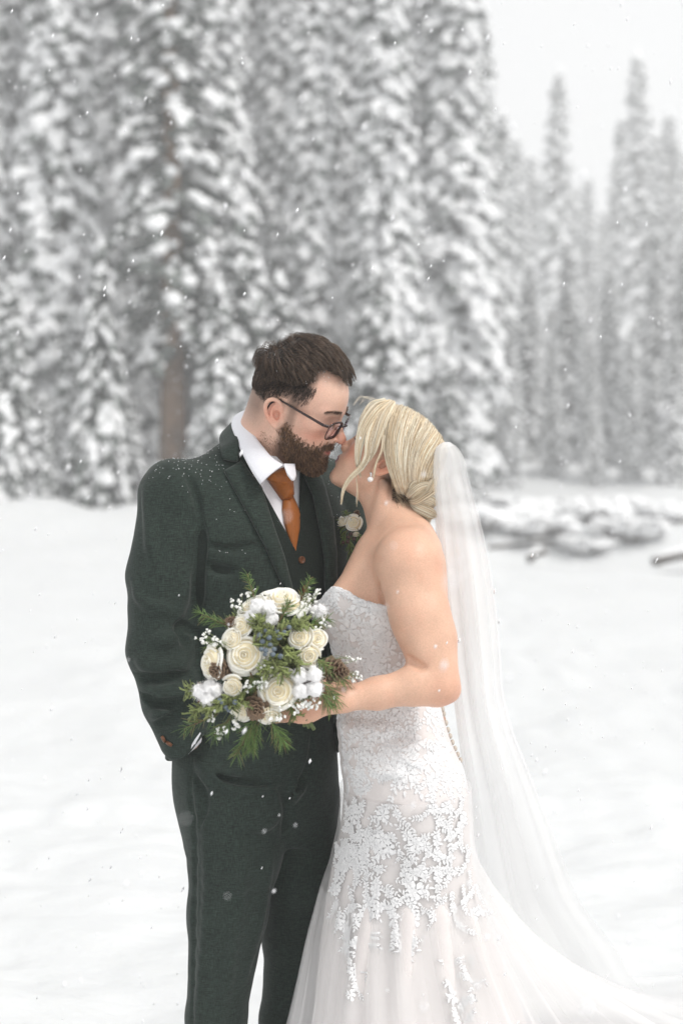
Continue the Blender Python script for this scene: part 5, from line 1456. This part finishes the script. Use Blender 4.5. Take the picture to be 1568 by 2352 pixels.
def rose(c, n, r, parent, openn=1.0, warm=.3, petals=22, nm='rose'):
    root = empty(nm, tuple(c)); root.parent = parent; root.matrix_parent_inverse = root_matrix(parent).inverted()
    a, b, n = axes(n); ph = rb.random()*6.28
    for i in range(petals):
        q = i/(petals-1); ph += 2.15+.25*rb.random()
        rad = r*(.05+.80*q**.95)*(.86+.26*rb.random()); hw = (1.35-.40*q)*(1+.35*(rb.random()-.4)); h = r*(.80-.06*q-.36*q*q*openn)*(.93+.14*rb.random()); tilt_ = r*.13*(rb.random()-.5)*(.4+q)
        lip = r*(.02+.24*q**1.6*openn)*(.5+.9*rb.random()); t = np.linspace(0, 1, 7); s_ = np.linspace(-1, 1, 9)
        T, S = np.meshgrid(t, s_, indexing='ij')
        edge = 1-.16*np.abs(S)**2.5-.05*np.cos(S*5+ph)*q; pinch = (.28+.72*np.sin(np.clip(T*1.25, 0, 1)*math.pi/2))
        R_ = rad*(.30+.70*np.sin(np.minimum(T*1.35, 1)*math.pi/2)**.8)+lip*np.clip((T-.55)/.45, 0, 1)**2
        Hh = h*T*edge+tilt_*S*T+.06*r*q*np.exp(-(S/.22)**2)*T**3-lip*.75*np.clip((T-.72)/.28, 0, 1)**2
        A = ph+S*hw*pinch*(.95 if q > .1 else 1.6)
        R_ = R_*(1+.03*np.sin(S*4+ph*2)*q)-(.10*rad)*np.abs(S)*(1-q)
        P = c+(np.cos(A)*R_)[..., None]*a+(np.sin(A)*R_)[..., None]*b+(Hh-r*.45)[..., None]*n
        base = np.array((.95, .91, .78))*(1-q)+np.array((.96, .94, .86))*q
        wc = np.array((.86, .74, .50)); wmix_ = np.clip((1-T)*.8+(1-q)*.25, 0, 1)*warm*1.3
        C = base*(1-wmix_[..., None])+wc*wmix_[..., None]
        V, F = sheet(P, .0007); Cc = C.reshape(-1, 3); np_obj('petal', V, F, petal_m, root, True, np.concatenate([Cc, Cc]))
    # added cream filler keeps petal gaps from darkening; green cup underneath
    core_ = ICO2[0]*np.array((1, 1, .55)); np_obj('gap_filler', c-n*r*.22+(core_[:, :1]*a+core_[:, 1:2]*b)*r*.74+core_[:, 2:3]*n*r*.62, ICO2[1], petal_m, root, True, np.tile(np.array((.88, .78, .56)), (len(ICO2[0]), 1)))
    np_obj('calyx', *tube1([c-n*r*.75, c-n*r*.45, c-n*r*.2], [.003, r*.32, r*.30], 10), stem_m, root)
    return root
cu = 1/1280.0
for u, v, rp, dirn, op, warm, pt in (
    (560, 1504, 43, (-.15, -1, .15), 1.0, .45, 19), (650, 1364, 47, (.05, -.45, .85), 1.0, .10, 19), (638, 1588, 44, (-.05, -1, .10), 1.0, .5, 19),
    (687, 1462, 27, (-.1, -1, .2), .6, .45, 15), (730, 1468, 25, (.3, -1, .1), .6, .45, 15), (711, 1508, 25, (.1, -1, -.05), .6, .5, 15),
    (472, 1520, 37, (-.85, -.65, .1), 1.0, .25, 16), (551, 1434, 27, (-.35, -.9, .35), .6, .3, 15), (529, 1466, 24, (-.5, -.8, .3), .6, .5, 16),
    (532, 1580, 24, (-.3, -1, -.2), .7, .55, 16), (550, 1640, 26, (-.35, -.8, -.55), .6, .4, 16), (618, 1652, 27, (.15, -.75, -.7), .8, .4, 16), (572, 1386, 30, (-.45, -.5, .75), .9, .2, 18)):
    n = unit(np.array(dirn)); r = rp*cu*1.18; rose(bp(u, v, .004)-n*r*.25, n, r, bouquet, op, warm, pt)
def boll(c, n, r, parent, lobes, nm='cotton_boll'):
    root = empty(nm, tuple(c)); root.parent = parent; root.matrix_parent_inverse = root_matrix(parent).inverted(); a, b, n = axes(n)
    for (lu, lv) in lobes:
        lc = c+np.array((lu*r, -.25*r*(1.3-abs(lu)-abs(lv)), lv*r)); R = r*.50
        f = Field(axis((lc[0]-R*1.5, lc[0]+R*1.5, R*.11)), axis((lc[1]-R*1.5, lc[1]+R*1.5, R*.11)), axis((lc[2]-R*1.5, lc[2]+R*1.5, R*.11)))
        f.ell(lc, (R, R*.9, R*1.0), .002); f.add_noise(.0030, 150.0); f.add_noise(.0014, 420.0)
        V, F = f.mesh(); so = Soup(); so.add(V, F)
        nf = 260; d = unit(rb.standard_normal((nf, 3))); P = lc+d[:, None]*R*.93+d[:, None]*np.linspace(0, .0045, 4)[None, :, None]+np.cumsum(rb.standard_normal((nf, 4, 3))*.0010, 1)
        Vt, Ft, _ = tubes(P, np.full((nf, 4), .00016), 3); so.add(Vt, Ft); so.obj('lobe', cotton_b, root)
    for k in range(4):
        an = k*1.57+.78; p = c+np.array((math.cos(an)*r*.45, .25*r, math.sin(an)*r*.45)); e = c+np.array((math.cos(an)*r*.95, -.15*r, math.sin(an)*r*.95))
        np_obj('husk', *tube1(spline([c+np.array((0, .5*r, 0)), p, e], 6), [.002, .005, .005, .004, .0025, .0008], 6), cone_h, root)
cone_h = mat('boll_husk', (.14, .05, .03), .7)
for u, v, rp, lobes in ((704, 1567, 36, ((-.45, .42), (.48, .5), (-.38, -.52), (.5, -.42))), (478, 1590, 34, ((-.5, .1), (.1, .35), (.55, .15), (.0, -.35))), (602, 1404, 36, ((-.6, -.35), (-.25, .35), (.4, .2), (.5, -.5))), (730, 1406, 22, ((-.4, .2), (.4, .3), (.0, -.4)))):
    boll(bp(u, v, .0), (0, -1, 0), rp*cu, bouquet, lobes)
# one cone scale, shared by every cone
sc = Soup(); t = np.linspace(0, 1, 5); w = np.array((.16, .26, .40, .46, .24)); G = np.zeros((5, 5, 3))
for i in range(5):
    for j, q in enumerate(np.linspace(-1, 1, 5)): G[i, j] = (t[i]-(.10*q*q if i == 4 else 0), w[i]*q, .16*t[i]**2+.10*(1-q*q)*t[i])
Vs, Fs = sheet(G, .12); colr = np.where((np.concatenate([G[..., 0].ravel()]*2) > .7)[:, None], np.array((.25, .17, .11)), np.array((.085, .048, .030)))
SCALE_ME = np_mesh('scale', Vs, Fs, True, colr); SCALE_ME.materials.append(cone_m)
def cone(c, n, r, parent, rows=46, long=1.3, nm='pine_cone'):
    root = empty(nm, tuple(c)); root.parent = parent; root.matrix_parent_inverse = root_matrix(parent).inverted(); a, b, n = axes(n)
    np_obj('core', *tube1([c-n*r*.8, c-n*r*.2, c+n*r*.4*long, c+n*r*.75*long], [r*.3, r*.42, r*.3, r*.05], 8), cone_h, root)
    for i in range(rows):
        q = i/(rows-1); an = i*2.39996; el = -0.15+1.25*q**1.2       # opens flat at the base, closes to the tip
        rad = unit(math.cos(an)*a+math.sin(an)*b); dr = unit(rad*math.cos(el)+n*math.sin(el)); tn = np.cross(n, rad); up = np.cross(dr, tn)
        p = c+n*r*(-.55+1.15*long*q)+rad*r*.18*(1-q); L = r*(.86*(1-.55*q**1.5))*(.92+.16*rb.random())
        o = bpy.data.objects.new('scale', SCALE_ME); COL.objects.link(o); o.parent = root; o.matrix_parent_inverse = root_matrix(root).inverted()
        M = Matrix.Identity(4)
        for k_ in range(3):
            M[k_][0] = dr[k_]*L; M[k_][1] = tn[k_]*L*.85; M[k_][2] = up[k_]*L*.8*(1 if np.dot(up, n) > 0 else -1); M[k_][3] = p[k_]
        o.matrix_basis = M
for u, v, rp, dirn in ((589, 1628, 33, (-.08, -1, -.15)), (500, 1538, 27, (-.45, -.85, -.1)), (772, 1540, 32, (.75, -.55, -.05)), (531, 1428, 16, (-.6, -.6, .4))):
    n = unit(np.array(dirn)); r = rp*cu; cone(bp(u, v, -.002)-n*r*.2, n, r, bouquet)
def pine_sprig(base, tip, parent, n=70, ln=.032, droop=.0, col=(.105, .175, .045), nm='pine_sprig', spread_=.75):
    base = np.array(base); tip = np.array(tip); ax = tip-base; so = Soup(); L = np.linalg.norm(ax); d = unit(ax); a, b, _ = axes(d)
    c = spline([base, (base+tip)/2+np.array((0, -.006, droop)), tip], 10); V, F = tube1(c, np.linspace(.0018, .0009, 10), 5); so.add(V, F, (.12, .075, .035))
    tq = rb.random(n)**.8; p = np.stack([np.interp(tq, np.linspace(0, 1, 10), c[:, k]) for k in range(3)], -1); an = rb.random(n)*6.28
    nd = unit(d*(.55+.45*rb.random((n, 1)))+spread_*(np.cos(an)[:, None]*a+np.sin(an)[:, None]*b)); l_ = ln*(.7+.5*rb.random(n))*(1-.25*tq)
    P = p[:, None]+nd[:, None]*(l_[:, None, None]*np.linspace(0, 1, 4)[None, :, None])+np.array((0, 0, -.004))*np.linspace(0, 1, 4)[None, :, None]**2
    C = np.array(col)*(.65+.8*rb.random((n, 1))); C[rb.random(n) < .12] = (.20, .17, .06)
    V, F, C = tubes(P, np.array([[.00065, .0007, .0006, .0002]]), 3, C); so.add(V, F, C)
    o = so.obj(nm, pine_m, parent, True, True); o['kind'] = 'stuff'; return o
def juniper(base, tip, parent, n=46, col=(.18, .215, .075), nm='juniper_sprig'):
    base = np.array(base); tip = np.array(tip); d = unit(tip-base); L = np.linalg.norm(tip-base); a, b, _ = axes(d); so = Soup()
    V, F = tube1(spline([base, (base+tip)/2, tip], 6), .0014, 5); so.add(V, F, (.12, .10, .05))
    for i in range(n):
        q = rb.random(); an = rb.random()*6.28; e = unit(d*(.5+.5*rb.random())+.9*(math.cos(an)*a+math.sin(an)*b)); l_ = .010+.016*rb.random()
        p = base+d*L*q; c = spline([p, p+e*l_*.5+rb.standard_normal(3)*.002, p+e*l_], 5); cc = np.array(col)*(.6+.9*rb.random())
        V, F = tube1(c, [.0012, .0018, .0018, .0015, .0006], 5); so.add(V, F, cc)
        for k in range(3):
            e2 = unit(e+rb.standard_normal(3)*.6); p2 = c[1+k]; V, F = tube1(np.stack([p2, p2+e2*.0035, p2+e2*.0075]), [.0010, .0014, .0005], 4); so.add(V, F, cc*1.1)
    o = so.obj(nm, pine_m, parent, True, True); o['kind'] = 'stuff'; return o
def gyp(u, v, su, sv, n, parent, y_out=.012, root_uv=None, nm='gypsophila_sprig'):
    so = Soup(); cpt = bp(*(root_uv or (u*.6+612*.4, v*.6+1528*.4)), -.02)
    for i in range(n):
        p = bp(u+su*rb.standard_normal()*.6, v+sv*rb.standard_normal()*.6, y_out*(.4+rb.random())); r = .0021+.0018*rb.random()
        for k in range(3): so.add(p+rb.standard_normal(3)*.0012+ICO1[0]*r*(.75+.25*rb.random((len(ICO1[0]), 1)))*(1 if k == 0 else .75), ICO1[1], (.88, .88, .84))
        V, F = tube1(spline([cpt, (cpt+p)/2+rb.standard_normal(3)*.006, p], 6), .00045, 4, False); so.add(V, F, (.16, .20, .08))
    o = so.obj(nm, gyp_m, parent, True, True); o['kind'] = 'stuff'; return o
# body of greenery behind the flowers
for k in range(26):
    an = k*2.4; rr = 25+120*math.sqrt(((k+.5)/26)); u, v = 612+math.cos(an)*rr*.95, 1525+math.sin(an)*rr*.95
    b0 = bp(612+(u-612)*.45, 1525+(v-1525)*.45, -.060); tp = bp(u, v, -.034)
    (pine_sprig if k % 2 else juniper)(b0, tp, bouquet)
for (u0, v0, u1, v1, n, ln) in ((590, 1390, 568, 1318, 60, .024), (690, 1380, 712, 1330, 55, .024), (530, 1440, 460, 1408, 60, .028), (640, 1430, 665, 1385, 50, .026), (700, 1440, 752, 1420, 50, .024), (590, 1640, 545, 1735, 110, .034),
                                (600, 1640, 575, 1725, 80, .032), (620, 1650, 652, 1705, 90, .032), (500, 1640, 425, 1672, 38, .034), (530, 1650, 490, 1690, 60, .03), (735, 1560, 775, 1610, 70, .030), (730, 1580, 760, 1625, 60, .028), (740, 1530, 790, 1560, 50, .028), (720, 1510, 745, 1530, 40, .024), (575, 1545, 590, 1575, 30, .022)):
    pine_sprig(bp(u0, v0, -.005), bp(u1, v1, .006), bouquet, n, ln, 0, (.15, .22, .07) if u0 > 715 else (.105, .175, .045))
for (u0, v0, u1, v1) in ((600, 1480, 660, 1440), (620, 1500, 650, 1550), (600, 1460, 590, 1420), (640, 1480, 690, 1530), (580, 1480, 620, 1450), (480, 1590, 425, 1585), (490, 1610, 445, 1640), (530, 1600, 480, 1630), (640, 1520, 600, 1545), (660, 1440, 700, 1430), (520, 1620, 560, 1610)):
    juniper(bp(u0, v0, .0), bp(u1, v1, .014), bouquet, 40, (.20, .235, .085))
for cx, cy in ((740, 545), (820, 550), (710, 630), (770, 655), (690, 580), (730, 730), (800, 690), (850, 745), (915, 520), (395, 1100), (430, 1140), (500, 1100), (380, 1085), (450, 1160), (760, 600), (840, 600), (700, 690), (790, 730), (735, 700), (880, 560)):
    p = bp(392+.2969*cx, 1286.25+.2969*cy, .014); r = .0042+.0014*rb.random()
    np_obj('berry', p+ICO2[0]*r*np.array((1, 1, .94)), ICO2[1], berry_m, bouquet)
for u, v, su, sv, n in ((540, 1384, 22, 14, 11), (575, 1364, 12, 10, 6), (460, 1460, 14, 16, 11), (492, 1470, 16, 14, 9), (720, 1366, 16, 16, 12), (708, 1390, 14, 12, 8), (576, 1571, 14, 12, 10), (600, 1566, 14, 12, 9), (715, 1616, 26, 12, 16), (685, 1628, 26, 10, 14),
                        (818, 1552, 16, 16, 14), (806, 1512, 14, 10, 8), (490, 1645, 10, 14, 9), (500, 1682, 14, 12, 10), (532, 1662, 14, 8, 7), (742, 1430, 12, 14, 8), (610, 1535, 14, 8, 5), (640, 1650, 20, 6, 7)):
    gyp(u, v, su, sv, n, bouquet)
# stems through the hand
for k, (u, v) in enumerate(((700, 1668), (710, 1672), (722, 1676), (716, 1660), (705, 1655))):
    np_obj('stem', *tube1(spline([bp(640, 1560, -.05), Wn(688, 1622, -.262), Wn(u, v, -.250-.004*k)], 10), .0036, 7), stem_m, bouquet)

# ------------------------------------------------------------------ boutonniere
bt_root = tag(empty('boutonniere', W(800, 1215, .05)), 'cream rose and evergreen boutonniere pinned to the dark green lapel', 'boutonniere')
def jp(u, v, off=.012): 
    return hp(bvh_uncut, u, v, off, .05)
bc = jp(795, 1200, .012)
rose(Wn(812, 1200, bc[1]-.045), np.array((.0, -1, .25)), .0205, bt_root, .9, .55, 11)
rose(Wn(785, 1198, bc[1]-.038), np.array((-.35, -.7, .5)), .0135, bt_root, .5, .6, 12, 'rosebud')
rose(Wn(817, 1228, bc[1]-.036), np.array((.2, -.6, -.7)), .0085, bt_root, .5, .5, 10, 'rosebud')
for (u0, v0, u1, v1, n) in ((800, 1205, 768, 1192, 34), (800, 1210, 770, 1215, 40), (800, 1215, 782, 1240, 44), (800, 1190, 795, 1176, 26), (800, 1225, 806, 1290, 70), (808, 1215, 830, 1240, 30)):
    pine_sprig(Wn(u0, v0, bc[1]-.022), Wn(u1, v1, bc[1]-.030), bt_root, n+10, .016, 0, (.19, .27, .085))
for u, v in ((806, 1226), (800, 1234), (812, 1238), (798, 1244), (788, 1246)):
    p = Wn(u, v, bc[1]-.034); np_obj('berry', p+ICO2[0]*.0042, ICO2[1], mat('brown_berry', (.12, .07, .06), .5), bt_root)
so = Soup()
for u, v in ((797, 1187), (804, 1192), (806, 1196), (806, 1206), (800, 1207), (808, 1184), (783, 1188), (812, 1212)):
    p = Wn(u, v, bc[1]-.044); so.add(p+ICO1[0]*.0028, ICO1[1], (.86, .86, .8))
o = so.obj('filler_bloom', gyp_m, bt_root, True, True); o['kind'] = 'stuff'
n_ = unit(np.array((.2, -.7, .5))); cone(Wn(819, 1180, bc[1]-.03), n_, .009, bt_root, 20)

# ------------------------------------------------------------------ falling snow
flake = mat('snowflake', (.9, .9, .92), .6, spec=.2)
rs = np.random.default_rng(99); so = Soup()
OCT = np.array([(1, 0, 0), (-1, 0, 0), (0, 1, 0), (0, -1, 0), (0, 0, 1), (0, 0, -1)], dtype=float); OF = np.array([(0, 2, 4), (2, 1, 4), (1, 3, 4), (3, 0, 4), (2, 0, 5), (1, 2, 5), (3, 1, 5), (0, 3, 5)])
N = 20000; P = np.stack([rs.uniform(-2.6, 2.6, N), rs.uniform(-2.3, 8.5, N), rs.uniform(.1, 4.4, N)], -1)
for p in P:
    if p[1] < -1.2 and abs(p[0]) < .02: continue
    r = .0011+.0021*rs.random()**2; tl = rs.uniform(.15, .5)
    V = OCT*np.array((r, r, r*rs.uniform(1.3, 2.6))); V[:, 0] += V[:, 2]*tl; so.add(p+V, OF)
tag(so.obj('falling_snow', flake, None, True), kind='stuff')
# flakes that have settled on the cloth and in the hair
def settle(bvh_v, n, lo, hi, name, parent, nz=.25, r0=.0005):
    V, F = bvh_v; c = V[F].mean(1); nr = unit(np.cross(V[F[:, 2]]-V[F[:, 0]], V[F[:, 3]]-V[F[:, 1]]))
    w = np.clip(nr[:, 2]-nz, 0, 1)*((c > lo) & (c < hi)).all(1); i = rs.choice(len(F), n, p=w/w.sum()); so = Soup()
    for k in i: so.add(c[k]+nr[k]*.0006+rs.standard_normal(3)*.001+OCT*(r0+r0*rs.random()), OF)
    o = so.obj(name, flake, parent); o['kind'] = 'stuff'
settle((JV, JF), 620, np.array((-.5, -.3, 1.40)), np.array((.2, .3, 1.7)), 'settled_snow', jacket)
d = unit(rs.standard_normal((900, 3))*np.array((1, 1, .6))+np.array((.25, -.3, .8))); Lq = on_scalp(np.array((0, 0, .05))+d*.09, np.full(900, .024)); Lq = Lq[(Lq[:, 2] > .085)][:110]; so = Soup()
for p in hm.w(Lq): so.add(p+OCT*(.0004+.0004*rs.random()), OF)
o = so.obj('settled_snow', flake, man); o['kind'] = 'stuff'
